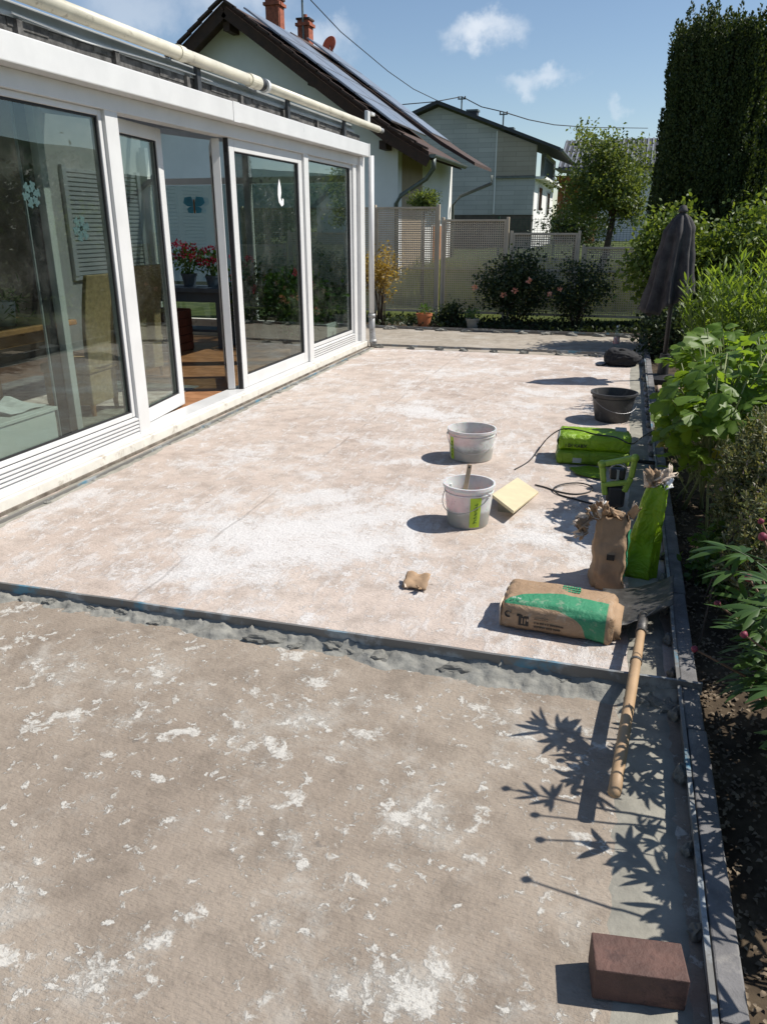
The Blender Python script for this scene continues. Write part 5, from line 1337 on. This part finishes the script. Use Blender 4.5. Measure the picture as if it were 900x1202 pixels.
M['lettergreen'] = mat('dark_green_ink', (.10, .17, .02), .6)
b2 = bucket((-.725, 4.085, 0), .116, .140, .245, 'milky white bucket with a stirring stick and lime label', M['bucket_white'], lab_az=R(-62), lab_w=.24, lab_h=(.06, .79), fill=.42, wire_az=R(-115), droop=.42)
bucket((-.955, 5.40, 0), .154, .171, .225, 'wide milky white bucket without a stick, lime stripe on its side', M['bucket_white'], lab_az=R(-138), lab_w=.13, lab_h=(.06, .79), fill=.55, wire_az=R(-80), droop=.50)
bucket((.010, 6.92, 0), .145, .188, .25, 'black rubber builder bucket with a wire handle', M['bucket_black'], fill=.25, wire_az=R(-60), droop=.42, rim=.012)
stk = thing('stirring_stick', 'flat wooden stirring stick standing in the white bucket', 'stick', (-.72, 4.09, .1))
MB().obox((-.765, 4.11, .09), (-.735, 4.135, .335), .026, .008, (0, 1, 0)).build('blade', M['wood_raw'], stk, bevel=.003)
q = Vector((-.737, 4.132, .318))
MB().tube([q + Vector((0, -.006, 0)), q + Vector((0, .007, 0))], .005, 8).build('hole', M['seal'], stk)

# ------------------------------------------------------------------ tile leaning on a block
M['tilebeige'] = mat('beige_stoneware', (.60, .52, .34), .6, var=.06, vscale=12, bmp=.15)
tl = thing('loose_tile', 'oblong beige tile propped up at one end next to the white bucket', 'tile', (-.50, 4.6, 0))
tn, t_l, t_r = gz(603, 600, .075), gz(577, 580, .090), gz(632, 577, .014)
nn = (t_r - tn).cross(t_l - tn).normalized() * .018
cs = [tn, t_r, t_r + t_l - tn, t_l]
MB().add([c - nn for c in cs] + cs, [(3, 2, 1, 0), (4, 5, 6, 7)] + [(i, (i + 1) % 4, 4 + (i + 1) % 4, 4 + i) for i in range(4)]).build('tile_plate', M['tilebeige'], tl, bevel=.003)
c0 = tn.lerp(t_r, .2).lerp(t_l.lerp(t_r + t_l - tn, .2), .5)
MB().box(c0.x - .05, c0.x + .05, c0.y - .05, c0.y + .05, 0, .056).build('prop_block', M['mortar'], tl)

# ------------------------------------------------------------------ bags
def bag_mesh(lx, ly, lz, seed, puff=.022, wr=.006, nx=44, ny=26, nz=12):
    """closed sack: rounded box, wrinkled, with puffed faces; uv = (along, unrolled)"""
    bm = bmesh.new()
    def face_grid(f, nu, nv):
        g = [[bm.verts.new(f(i / nu * 2 - 1, j / nv * 2 - 1)) for j in range(nv + 1)] for i in range(nu + 1)]
        for i in range(nu):
            for j in range(nv): bm.faces.new((g[i][j], g[i + 1][j], g[i + 1][j + 1], g[i][j + 1]))
    face_grid(lambda u, v: (u, v, 1), nx, ny); face_grid(lambda u, v: (u, -v, -1), nx, ny)
    face_grid(lambda u, v: (u, -1, v), nx, nz); face_grid(lambda u, v: (u, 1, -v), nx, nz)
    face_grid(lambda u, v: (1, u, v), ny, nz); face_grid(lambda u, v: (-1, -u, v), ny, nz)
    bmesh.ops.remove_doubles(bm, verts=bm.verts, dist=1e-4)
    rc = .028
    for v in bm.verts:
        c = v.co.copy(); p = Vector((c.x * lx / 2, c.y * ly / 2, c.z * lz / 2))
        inner = Vector((max(-lx / 2 + rc, min(lx / 2 - rc, p.x)), max(-ly / 2 + rc, min(ly / 2 - rc, p.y)), max(-lz / 2 + rc, min(lz / 2 - rc, p.z))))
        d = p - inner
        if d.length > 1e-6: p = inner + d.normalized() * rc
        bx_, by, bz = (1 - c.x ** 2), (1 - c.y ** 2), (1 - c.z ** 2)
        if abs(c.z) > .99: p.z += math.copysign(puff * bx_ * by, c.z) * (1 if c.z > 0 else 0)
        if abs(c.y) > .99: p.y += math.copysign(puff * .7 * bx_ * bz, c.y)
        if abs(c.x) > .99: p.x += math.copysign(puff * .4 * by * bz, c.x)
        w = fbm(p.x * 9 + seed, p.y * 9, p.z * 9) + .6 * abs(fbm(p.x * 22 + seed, p.y * 15, p.z * 20)) * 1.4
        edge = abs(c.x) ** 6
        p += Vector((c.x * .2, c.y, c.z)).normalized() * (wr * w * (.5 + 1.3 * edge))
        v.co = p
    for f in bm.faces: f.smooth = True
    uv = bm.loops.layers.uv.new('wrap')
    for f in bm.faces:
        nrm = f.normal
        for l in f.loops:
            p = l.vert.co
            v_ = (lz + (p.y + ly / 2)) if p.z > lz / 2 - .012 and nrm.z > .3 else p.z + lz / 2
            if nrm.y > .5: v_ = lz + ly + .05
            l[uv].uv = (p.x + lx / 2, v_)
    me = bpy.data.meshes.new('sack'); bm.to_mesh(me); bm.free(); return me
def kraft_green_mat():
    m, b, p, _ = new_mat('kraft_with_green_print')
    co = b.n('ShaderNodeTexCoord').outputs['Object']
    u_ = b.n('ShaderNodeSeparateXYZ', {0: b.n('ShaderNodeUVMap', uv_map='wrap').outputs[0]}); u, v = u_.outputs[0], u_.outputs[1]
    kraft = b.mix(b.noise(co, 8, 6), (.30, .195, .115), (.38, .255, .155))
    un = b.math('DIVIDE', u, .46)
    def curve(pts):
        nd = b.n('ShaderNodeFloatCurve', {'Value': un}); c = nd.mapping.curves[0]
        for i, (x, y) in enumerate(pts):
            if i < 2: c.points[i].location = (x, y)
            else: c.points.new(x, y)
        nd.mapping.update(); return b.math('MULTIPLY', nd.outputs[0], .5)
    lo = curve([(0, .24), (1, .0), (.25, .25), (.55, .22), (.72, .15), (.80, 0)])
    hi = curve([(0, .27), (1, .50), (.15, .40), (.35, .46), (.6, .48), (.85, .48)])
    g = b.math('MULTIPLY', b.ramp(b.math('SUBTRACT', v, lo), 0, .003), b.ramp(b.math('SUBTRACT', hi, v), 0, .003))
    g = b.math('MULTIPLY', g, b.ramp(un, .94, .925))
    col = b.mix(g, kraft, (.035, .235, .115))
    col = b.mix(b.math('MULTIPLY', b.ramp(b.noise(co, 22, 6, .7), .54, .66), .35), col, (.48, .42, .34))
    b.link(col, p.inputs['Base Color']); p.inputs['Roughness'].default_value = .62
    bump(b, p, b.noise(co, 20, 6, .65, 1.2), .8, .010)
    return m
M['kraft_green'] = kraft_green_mat()
M['kraft'] = mat('brown_kraft_paper', (.34, .225, .135), .8, var=.15, vscale=10, bmp=.5, bscale=35)
M['kraft_in'] = mat('pale_torn_paper', (.62, .52, .42), .85, var=.15, vscale=14, bmp=.4)
M['print_black'] = mat('black_print', (.02, .017, .015), .7)
M['print_dim'] = mat('faint_brown_print', (.12, .08, .05), .7)
M['print_white'] = mat('white_print', (.62, .66, .60), .7)
M['green_print'] = mat('green_print', (.03, .22, .11), .6)
def film_mat(name, c, c2):
    m, b, p, out = new_mat(name)
    co = b.n('ShaderNodeTexCoord').outputs['Object']; col = b.mix(b.ramp(b.noise(co, 5, 5), .35, .7), c, c2)
    b.link(col, p.inputs['Base Color']); p.inputs['Roughness'].default_value = .28; bump(b, p, b.noise(co, 11, 6, .6, 2.0), 1.0, .022)
    tr = b.n('ShaderNodeBsdfTranslucent', {'Color': col}); mx = b.n('ShaderNodeMixShader', {0: .22, 1: p.outputs[0], 2: tr.outputs[0]}); b.link(mx.outputs[0], out.inputs['Surface'])
    return m
M['limefilm'] = film_mat('lime_plastic_film', (.25, .43, .014), (.34, .54, .022))
M['limefilm_dark'] = film_mat('green_plastic_film', (.18, .32, .014), (.25, .40, .02))
M['greyend'] = mat('grey_printed_end', (.34, .37, .37), .6, var=.15)

def text_obj(name, s, size, m, parent, Mx, ext=.0006):
    cu = bpy.data.curves.new('t', 'FONT'); cu.body = s; cu.size = size; cu.extrude = ext; cu.align_x = 'LEFT'
    tmp = bpy.data.objects.new('t', cu); COL.objects.link(tmp); dg = bpy.context.evaluated_depsgraph_get()
    me = bpy.data.meshes.new_from_object(tmp.evaluated_get(dg)); bpy.data.objects.remove(tmp); bpy.data.curves.remove(cu)
    me.transform(Mx); me.name = name; return link(name, me, m, parent)

# cement bag lying
cl_, cw, ch = .46, .25, .125
cb_rz = R(-3.5); cpos = Vector((-.125, 3.02, ch / 2 + .001))
ct = thing('cement_bag', 'brown paper cement bag with a green band lying flat before the shovel', 'bag', (cpos.x, cpos.y, 0))
Mx = Matrix.Translation(cpos) @ Matrix.Rotation(cb_rz, 4, 'Z')
me = bag_mesh(cl_, cw, ch, 2.0, .016, .008); o = link('sack', me, M['kraft_green'], None); o.parent = ct; o.matrix_parent_inverse = root_matrix(ct).inverted(); o.matrix_basis = Mx
sackbody = o
# folded paper end at the right, white stitched end at the left
for k, (dx_, dz_) in enumerate(((.0, .0), (.018, .012), (-.015, .02))):
    V, F = [], []; n = 22
    for i in range(n + 1):
        s = i / n; a = PI * (s * 1.35 - .18)
        y = -math.cos(a) * .115; z = math.sin(a) * .062 - .012
        for j, xo in enumerate((.205, .222, .240 + dx_)): V.append((xo + .004 * fbm(i * .6, k), y * (1 - .05 * j), z + dz_ * .3 + .006 * j * (1 if j < 2 else -.8) + .003 * fbm(i * .9, j + k)))
    F = [(i * 3 + j, i * 3 + j + 1, (i + 1) * 3 + j + 1, (i + 1) * 3 + j) for i in range(n) for j in range(2)]
    o = link('end_fold', mesh_np('end_fold', V, F, True), M['kraft'], sackbody); o.matrix_parent_inverse = Matrix(); md = o.modifiers.new('solidify', 'SOLIDIFY'); md.thickness = .002
V, F = [], []
for i in range(13):
    s = i / 12; a = s * 2 * PI
    V += [(-.232 + .002 * fbm(i, 1), -.122 + .244 * s, -.05), (-.236, -.122 + .244 * s, .045 + .004 * math.sin(i))]
F = [(i * 2, i * 2 + 1, i * 2 + 3, i * 2 + 2) for i in range(12)]
o = link('end_seam', mesh_np('end_seam', V, F, True), M['kraft_in'], sackbody); o.matrix_parent_inverse = Matrix(); md = o.modifiers.new('solidify', 'SOLIDIFY'); md.thickness = .003
FRONT = Matrix.Translation((0, -cw / 2 - .0145, 0)) @ Matrix.Rotation(R(90), 4, 'X')
def front(x, z): return Matrix.Translation((x, 0, z))
lg = MB().box(-.150, -.108, -cw / 2 - .0125, -cw / 2 - .004, -.030, .010).box(-.158, -.135, -cw / 2 - .0125, -cw / 2 - .004, .0101, .018).box(-.128, -.108, -cw / 2 - .0125, -cw / 2 - .004, .0101, .015)
o = lg.build('printed_mark', M['print_black'], None); o.parent = sackbody
o = MB().box(-.138, -.133, -cw / 2 - .0128, -cw / 2 - .0124, -.022, .004).box(-.126, -.121, -cw / 2 - .0128, -cw / 2 - .0124, -.022, .004).build('printed_mark', M['kraft'], None); o.parent = sackbody
ring = MB().tube([(-.195 + .013 * math.cos(a), -cw / 2 - .0075, .012 + .013 * math.sin(a)) for a in np.linspace(.6, 5.2, 16)], .003, 5); o = ring.build('printed_mark', M['print_black'], None); o.parent = sackbody
rr = random.Random(9)
tx = MB()
for row, (x0, x1, z) in enumerate(((-.085, -.03, .008), (-.085, .035, -.012), (-.085, .02, -.030))):
    x = x0
    while x < x1: w = rr.uniform(.003, .009); tx.box(x, x + w, -cw / 2 - .0165, -cw / 2 - .012, z, z + .0055); x += w + rr.choice((.0015, .0015, .005))
o = tx.build('printed_lines', M['print_dim'], None); o.parent = sackbody
tx = MB()
for row in range(3):
    x = .0
    while x < .075: w = rr.uniform(.006, .014); tx.box(x, x + w, .02 + row * .022, .034 + row * .022, ch / 2 + .012, ch / 2 + .0185); x += w + .003
o = tx.build('printed_lines', M['green_print'], None); o.parent = sackbody
o = text_obj('printed_lines', '25 kg', .018, M['print_white'], None, Matrix.Translation((-.19, -.10, ch / 2 + .0105))); o.parent = sackbody

# two stacked lime green bags
gb1 = Vector((-.105, 5.57, .055)); 
def lime_bag(pos, rz, l, w, h, seed, label, m):
    t = thing('green_bag', label, 'bag', (pos.x, pos.y, pos.z - h / 2)); me = bag_mesh(l, w, h, seed, .014, .007)
    o = link('sack', me, m, None); o.parent = t; o.matrix_parent_inverse = root_matrix(t).inverted(); o.matrix_basis = Matrix.Translation(pos) @ Matrix.Rotation(rz, 4, 'Z')
    return t, o
t, o = lime_bag(Vector((-.10, 5.585, .0515)), R(4), .50, .31, .10, 5.0, 'lime green plastic bag at the bottom of the pair of two', M['limefilm_dark'])
for xo in (-.14,):
    lg = MB().box(xo, xo + .06, -.166, -.150, -.03, .005).build('printed_mark', M['greyend'], None); lg.parent = o
t, o = lime_bag(Vector((-.095, 5.60, .1545)), R(2), .49, .29, .105, 8.0, 'lime green plastic bag lying on top of another green bag', M['limefilm'])
e = MB(); 
o2 = text_obj('printed_lettering', 'I DI KABX', .034, M['print_black'], None, Matrix.Translation((-.20, -.159, -.028)) @ Matrix.Rotation(R(90), 4, 'X'), .004); o2.parent = o
V, F = [], []
for i in range(9):
    s = i / 8; V += [(-.247, -.13 + .26 * s, -.042), (-.262, -.13 + .26 * s, .004 + .004 * math.sin(i * 2)), (-.246, -.13 + .26 * s, .045)]
F = [(i * 3 + j, i * 3 + j + 1, (i + 1) * 3 + j + 1, (i + 1) * 3 + j) for i in range(8) for j in range(2)]
o2 = link('end_seam', mesh_np('end_seam', V, F, True), M['greyend'], None); o2.parent = o; md = o2.modifiers.new('solidify', 'SOLIDIFY'); md.thickness = .003
o2 = MB().box(.14, .22, .02, .125, .052, .0705).build('printed_panel', M['greyend'], None, bevel=.006); o2.parent = o

# upright torn bags
def upright_bag(name, label, base, w, d, h, m, m_in, lean, rz, seed, narrow, tear=.06, group=None, fold=.12):
    t = thing(name, label, 'bag', base); n, k = 48, 30; V, F = [], []; bx_, by, bz = base
    Rz = Matrix.Rotation(rz, 4, 'Z')
    for i in range(k + 1):
        s = i / k
        ww, dd = w * (1 - narrow * s ** 1.1), d * (1 - .78 * s ** 1.5)
        for j in range(n):
            a = 2 * PI * j / n; c, s_ = math.cos(a), math.sin(a); ex = .45
            x = math.copysign(abs(c) ** ex, c) * ww / 2; y = math.copysign(abs(s_) ** ex, s_) * dd / 2
            cr = .030 * fbm(x * 11 + seed, y * 11, s * 5) + .030 * abs(fbm(x * 16 + seed + s * 4, s * 3.5 - x * 9, y * 14))
            fo = fold * fbm(c * 1.7 + seed, s_ * 1.7, s * 1.6 + seed); x *= 1 + cr * 3.4 + fo; y *= 1 + cr * 5.0 + 1.5 * fo
            top = h * (1 + tear * (fbm(c * 2.2 + seed, s_ * 2.2, 3.3) + .5 * math.sin(7 * a + seed)) * s ** 4)
            p = Rz @ Vector((x, y, 0)); V.append((bx_ + p.x + lean[0] * s ** 1.3, by + p.y + lean[1] * s ** 1.3, bz + top * s))
    F = [(i * n + j, i * n + (j + 1) % n, (i + 1) * n + (j + 1) % n, (i + 1) * n + j) for i in range(k) for j in range(n)]
    me = mesh_np('sack', V, F, True); o = link('sack', me, m, t); md = o.modifiers.new('solidify', 'SOLIDIFY'); md.thickness = .0025
    return t, o, np.array(V).reshape(k + 1, n, 3)
def shreds(parent, pts, m, n, size, seed, out=(0, 0, 1), name='torn_flap'):
    """crumpled torn paper pieces round a rim"""
    rr = random.Random(seed)
    for q in range(n):
        c = Vector(pts[rr.randrange(len(pts))]); L, w_ = size * rr.uniform(.6, 1.3), size * rr.uniform(.4, .9)
        d = (Vector(out) + Vector((rr.uniform(-1, 1), rr.uniform(-1, 1), rr.uniform(-.4, .8)))).normalized(); sd = d.cross(Vector((rr.uniform(-1, 1), rr.uniform(-1, 1), rr.uniform(-1, 1)))).normalized(); nn = d.cross(sd)
        V, F = [], []; a_, b_ = 6, 5
        for i in range(a_ + 1):
            for j in range(b_ + 1):
                u, v = i / a_, j / b_ - .5; bend = u * u * rr.uniform(.3, .5)
                zz = size * .22 * fbm(u * 3 + q, v * 4, seed) + size * .5 * bend
                V.append(tuple(c + d * (L * u * (1 + .25 * fbm(v * 5, q, 2))) + sd * (w_ * v * (1 - .3 * u)) + nn * zz))
        F = [(i * (b_ + 1) + j, i * (b_ + 1) + j + 1, (i + 1) * (b_ + 1) + j + 1, (i + 1) * (b_ + 1) + j) for i in range(a_) for j in range(b_)]
        o = link(name, mesh_np(name, V, F, True), m[q % len(m)], parent); md = o.modifiers.new('solidify', 'SOLIDIFY'); md.thickness = .0015
t, o, G = upright_bag('torn_paper_bag', 'upright opened brown paper bag with green side and torn crumpled top', (.060, 3.50, 0), .155, .17, .345, M['kraft'], M['kraft_in'], (.0, -.02), R(4), 3.0, .12, .07)
shreds(t, [tuple(p) for p in G[-1][20:44]], [M['kraft'], M['kraft_in'], M['kraft'], M['paper']], 15, .060, 11, (-.8, -.2, .5))
shreds(t, [tuple(p) for p in G[-1]], [M['kraft_in'], M['kraft'], M['kraft']], 9, .055, 12, (.1, 0, .8))
shreds(t, [(-.045, 3.45, .30), (-.05, 3.47, .27), (-.06, 3.44, .26), (-.05, 3.46, .33)], [M['kraft'], M['kraft_in']], 12, .062, 13, (-.9, -.3, .0))
# green printed side panel on the bag's flank
V, F = [], []; cols = list(range(0, 7)); 
for i in range(3, 26):
    for j in (44, 45, 46, 47, 0, 1, 2, 3, 4, 5): p = G[i][j]; V.append((p[0] + .0045, p[1] - .002, p[2]))
F = [(i * 10 + j, i * 10 + j + 1, (i + 1) * 10 + j + 1, (i + 1) * 10 + j) for i in range(22) for j in range(9)]
link('green_side', mesh_np('green_side', V, F, True), M['green_print'], t)
p = G[14][36]; MB().box(p[0] - .017, p[0] + .017, p[1] - .008, p[1] - .0025, p[2] - .012, p[2] + .018).build('printed_mark', M['print_black'], t)
t, o, G = upright_bag('torn_green_bag', 'upright crumpled lime green plastic bag torn open at its narrow top', (.205, 3.66, 0), .17, .15, .46, M['limefilm'], M['kraft_in'], (.045, .0), R(-8), 7.0, .55, .05, None, .30)
shreds(t, [tuple(p) for p in G[-1]], [M['kraft_in'], M['kraft'], M['kraft_in']], 9, .075, 21, (.35, -.1, 1.1), 'paper_liner')
shreds(t, [tuple(p) for p in G[-1][40:48]] + [tuple(p) for p in G[-1][:6]], [M['paper']], 2, .045, 22, (.9, 0, .2))
V, F = [], []
for i in range(14):
    s = i / 13
    for j in range(5): u = j / 4; V.append((.262 + .03 * u - .02 * s * (1 - u), 3.58 + .03 * u, .30 * (1 - s * .98) * (1 - .2 * u) + .004 * math.sin(i + j)))
F = [(i * 5 + j, i * 5 + j + 1, (i + 1) * 5 + j + 1, (i + 1) * 5 + j) for i in range(13) for j in range(4)]
link('side_fold', mesh_np('side_fold', V, F, True), M['limefilm'], t)

# ------------------------------------------------------------------ paddle mixer lying against the kerb
M['limeplastic'] = plastic('lime_hard_plastic', (.30, .44, .06), .4)
mx_ = thing('paddle_mixer', 'hand held mortar mixer with lime green handle frame and dark motor', 'mixer', (.10, 4.55, 0))
hA = [(-.020, 4.50, .292), (.160, 4.50, .345), (.150, 4.50, .225), (.120, 4.50, .135), (.015, 4.50, .105), (.000, 4.50, .185)]
hA = [Vector(p) for p in hA]
for i, (a, b_) in enumerate(((0, 1), (1, 2), (2, 3), (4, 5), (5, 0))):
    MB().obox(hA[a], hA[b_], .034, .030, (0, 1, 0)).build('handle_bar', M['limeplastic'], mx_, bevel=.010, seg=3)
for c in (0, 1): MB().lathe([(0, -.018), (.022, -.016), (.024, 0), (.022, .016), (0, .018)], (0, 0, 0), 14).xf(Matrix.Translation(hA[c]) @ Matrix.Rotation(R(90), 4, 'X')).build('handle_corner', M['limeplastic'], mx_, smooth=True)
MB().obox((.008, 4.50, .170), (.142, 4.50, .195), .03, .03, (0, 1, 0)).build('handle_bar', M['limeplastic'], mx_, bevel=.008)
MB().box(.020, .128, 4.49, 4.60, .03, .165).build('motor_housing', M['blackmetal'], mx_, bevel=.022, seg=3)
MB().tube([(.075, 4.53, .26), (.077, 4.53, .19)], .013, 8).build('switch_grip', M['greymetal'], mx_)
MB().box(.030, .118, 4.52, 4.57, .195, .265).build('speed_dial_box', M['blackmetal'], mx_, bevel=.012)
MB().lathe([(.045, 0), (.05, .03), (.038, .10), (.03, .12), (0, .12)], (0, 0, 0), 18).xf(Matrix.Translation((.075, 4.60, .085)) @ Matrix.Rotation(R(-90), 4, 'X')).build('gear_housing', M['greymetal'], mx_, smooth=True)
MB().tube([(.075, 4.70, .085), (.085, 5.20, .05)], .011, 10).build('shaft', M['wirem'], mx_, smooth=True)
MB().tube([(.085 + .055 * math.cos(a), 5.12 + .07 * a / 6.3, .062 + .05 * math.sin(a)) for a in np.linspace(0, 9, 40)], .006, 6).build('paddle', M['wirem'], mx_)
MB().tube([(.13, 4.50, .335), (.20, 4.52, .32), (.27, 4.55, .31)], .012, 8).build('cable_strain_relief', M['blackmetal'], mx_)
# power cable
M['cable'] = mat('black_rubber_cable', (.018, .018, .02), .55)
cp = [gz(604, 551, .006), gz(622, 540, .006), gz(640, 517, .05), gz(652, 507, .17), gz(664, 503, .215), gz(680, 505, .219), gz(700, 510, .218), gz(722, 513, .216), gz(741, 521, .19)]
def smooth_path(pts, sub=8):
    pts = [Vector(p) for p in pts]; out = []
    for i in range(len(pts) - 1):
        p0, p1, p2, p3 = pts[max(i - 1, 0)], pts[i], pts[i + 1], pts[min(i + 2, len(pts) - 1)]
        for k in range(sub):
            s = k / sub; out.append(.5 * ((2 * p1) + (p2 - p0) * s + (2 * p0 - 5 * p1 + 4 * p2 - p3) * s * s + (3 * p1 - p0 - 3 * p2 + p3) * s ** 3))
    return out + [pts[-1]]
cp += [gz(752, 514, .09), gz(768, 505, .08), gz(790, 498, .04)]
tag(MB().tube(smooth_path(cp), .0048, 7).build('power_cable', M['cable'], smooth=True), 'black cable draped over the lime green bags towards the bed', 'cable')
lp = [gz(628, 569, .006), gz(640, 572, .006), gz(655, 577, .006), gz(675, 580, .006), gz(692, 577, .006), gz(694, 571, .012), gz(680, 567, .012), gz(662, 568, .012), gz(650, 573, .015), gz(655, 580, .006), gz(672, 585, .006), gz(690, 590, .006), gz(708, 594, .006), gz(722, 597, .02), (.09, 4.49, .06)]
tag(MB().tube(smooth_path(lp), .0048, 7).build('power_cable', M['cable'], smooth=True), 'black cable looped on the slab beside the paddle mixer', 'cable')
# green off-cut of film on the slab
V = [tuple(gz(x, y, .006 + .012 * (i % 2))) for i, (x, y) in enumerate(((668, 549), (690, 547), (712, 551), (708, 562), (690, 560), (676, 556)))]
o = MB().add(V, [(0, 1, 4, 5), (1, 2, 3, 4)]).build('film_scrap', M['limefilm_dark']); md = o.modifiers.new('solidify', 'SOLIDIFY'); md.thickness = .003
tag(o, 'flat scrap of lime green film in front of the stacked bags', 'film scrap')

# ------------------------------------------------------------------ shovel
M['handlewood'] = mat('ash_handle', (.40, .265, .15), .6, var=.12, vscale=5, stain=((.24, .18, .125), .5, 14, .56))
M['steel'] = mat('worn_steel', (.11, .105, .10), .5, .55, var=.35, vscale=12, bmp=.3, stain=((.30, .285, .25), .55, 9, .54))
sv = thing('shovel', 'shovel with a worn steel blade and wooden handle lying across the rail', 'shovel', (.2, 2.9, .05))
hb, he = Vector((.208, 2.945, .090)), Vector((.118, 1.880, .090))
pts = [hb.lerp(he, s) + Vector((0, 0, .014 * math.sin(s * PI))) for s in np.linspace(0, 1, 14)]
MB().tube(pts, [.0155 + .0035 * min(1, i / 4) for i in range(14)], 14).build('handle', M['handlewood'], sv, smooth=True)
MB().lathe([(0, -.012), (.012, -.009), (.0185, 0), (.0185, .012)], (0, 0, 0), 14).xf(Matrix.Translation(he) @ (hb - he).to_track_quat('Z', 'Y').to_matrix().to_4x4()).build('handle_end', M['handlewood'], sv, smooth=True)
MB().tube([hb + Vector((.008, .10, -.008)), hb, pts[1]], [.017, .0205, .0195], 14).build('socket', M['steel'], sv, smooth=True)
for s in (1, 4): MB().tube([pts[s], pts[s].lerp(pts[s + 1], .16)], .0222, 14).build('collar', M['steel'], sv)
V, F = [], []; n, k = 16, 16
for i in range(n + 1):
    v = i / n
    for j in range(k + 1):
        u = j / k * 2 - 1; w_ = .145 + .004 * v - (.05 * (1 - v / .12) ** 2 if v < .12 else 0)
        x = .175 + u * w_ + .02 * v; y = 2.955 + .40 * v + .05 * u + (.02 * (1 - abs(u)) if v == 1 else 0)
        z = .066 + .034 * u * u + .030 * u + (.018 * (1 - v) ** 3) - .010 * math.exp(-(u / .15) ** 2) * (v - .6) - .012 * v
        V.append((x, y, z))
F = [(i * (k + 1) + j, i * (k + 1) + j + 1, (i + 1) * (k + 1) + j + 1, (i + 1) * (k + 1) + j) for i in range(n) for j in range(k)]
o = link('blade', mesh_np('blade', V, F, True), M['steel'], sv); md = o.modifiers.new('solidify', 'SOLIDIFY'); md.thickness = .003
MB().tube([V[j] for j in range(0, k + 1)], .0035, 6).build('blade_rib', M['steel'], sv, smooth=True)

# ------------------------------------------------------------------ small things
M['pavebrown'] = mat('brown_clinker', (.115, .060, .047), .75, var=.25, vscale=14, bmp=1.0, bscale=38, stain=((.06, .034, .030), .7, 16, .52))
pv = MB().box(-.098, .098, -.048, .048, 0, .088)
o = pv.build('paving_brick', M['pavebrown'], None, bevel=.003, seg=2); o.location = (.180, 1.352, .006); o.rotation_euler = (0, 0, R(8))
tag(o, 'brown clinker paving brick on the slab beside the kerb', 'brick')
# torn paper scrap
sc_ = thing('paper_scrap', 'torn crumpled scrap of brown bag paper alone on the slab', 'paper', (-.79, 3.20, 0))
q0 = Vector((-.80, 3.19, 0)); V, F = [], []
for i in range(13):
    for j in range(9):
        u, v = i / 12, j / 8
        x = -.058 + .116 * u + .006 * fbm(u * 5, v * 5, 1); y = -.045 + .10 * v + .008 * fbm(u * 4, v * 6, 7)
        z = .010 + .034 * v ** .8 + .008 * fbm(u * 3.5, v * 3, 4) + .006 * math.sin(u * 9) * v
        V.append((q0.x + x, q0.y + y, max(.004, z)))
F = [(i * 9 + j, i * 9 + j + 1, (i + 1) * 9 + j + 1, (i + 1) * 9 + j) for i in range(12) for j in range(8)]
o = link('sheet', mesh_np('sheet', V, F, True), M['kraft'], sc_); md = o.modifiers.new('solidify', 'SOLIDIFY'); md.thickness = .002
shreds(sc_, [(q0.x + .03, q0.y - .045, .018), (q0.x - .05, q0.y - .01, .02), (q0.x + .055, q0.y - .03, .01), (q0.x, q0.y - .05, .014)], [M['kraft'], M['kraft_in']], 5, .032, 31, (0, -.7, .1), 'torn_flap')
# water bottle and black bag at the terrace end
M['pet'] = glass_mat('clear_bottle', (.86, .92, .95), 1.2)
M['redlabel'] = mat('red_white_label', (.62, .10, .09), .5, var=.25, vscale=22, c2=(.80, .74, .72))
M['capblue'] = mat('bottle_cap', (.50, .56, .60), .4)
bt = thing('water_bottle', 'clear plastic water bottle with a red label on the far slab', 'bottle', (-.03, 11.35, 0)); bx_, by = -.03, 11.35
MB().lathe([(0, .004), (.038, 0), (.042, .02), (.042, .17), (.039, .20), (.028, .24), (.014, .275), (.014, .295), (0, .295)], (bx_, by, 0), 20).build('bottle_body', M['pet'], bt, smooth=True)
MB().lathe([(.0432, .06), (.0432, .155)], (bx_, by, 0), 20).build('label', M['redlabel'], bt, smooth=True)
MB().lathe([(.0165, .283), (.0165, .305), (0, .307)], (bx_, by, 0), 16).build('cap', M['capblue'], bt)
M['blackcloth'] = mat('black_fabric', (.012, .012, .014), .85, var=.3, vscale=10, bmp=.6, bscale=60)
bb = thing('work_bag', 'slumped black fabric bag at the corner of the terrace', 'bag', (.07, 9.95, 0))
bm = bmesh.new(); bmesh.ops.create_icosphere(bm, subdivisions=5, radius=1)
for v in bm.verts:
    p = v.co; d = 1 + .16 * fbm(p.x * 1.6, p.y * 1.6, p.z * 1.6 + 4) + .05 * abs(fbm(p.x * 5, p.y * 5, p.z * 5)); p = p * d
    e = .75; sg = lambda t, k: math.copysign(abs(t) ** k, t)
    v.co = (.06 + .215 * sg(p.x, e), 9.95 + .22 * sg(p.y, e), max(.002, .085 + .105 * sg(p.z, .8) * (1 - .25 * p.x)))
    v.co = Vector(v.co)
for f in bm.faces: f.smooth = True
me = bpy.data.meshes.new('bag_body'); bm.to_mesh(me); bm.free(); link('bag_body', me, M['blackcloth'], bb)
MB().tube(smooth_path([(-.08, 9.85, .06), (-.13, 9.78, .02), (-.19, 9.74, .008), (-.22, 9.78, .008)]), .012, 6).build('strap', M['blackcloth'], bb)
MB().tube(smooth_path([(-.02, 9.86, .15), (.05, 9.84, .20), (.13, 9.87, .155)]), .010, 6).build('carry_handle', M['blackcloth'], bb)

import gc
bpy.context.view_layer.update()
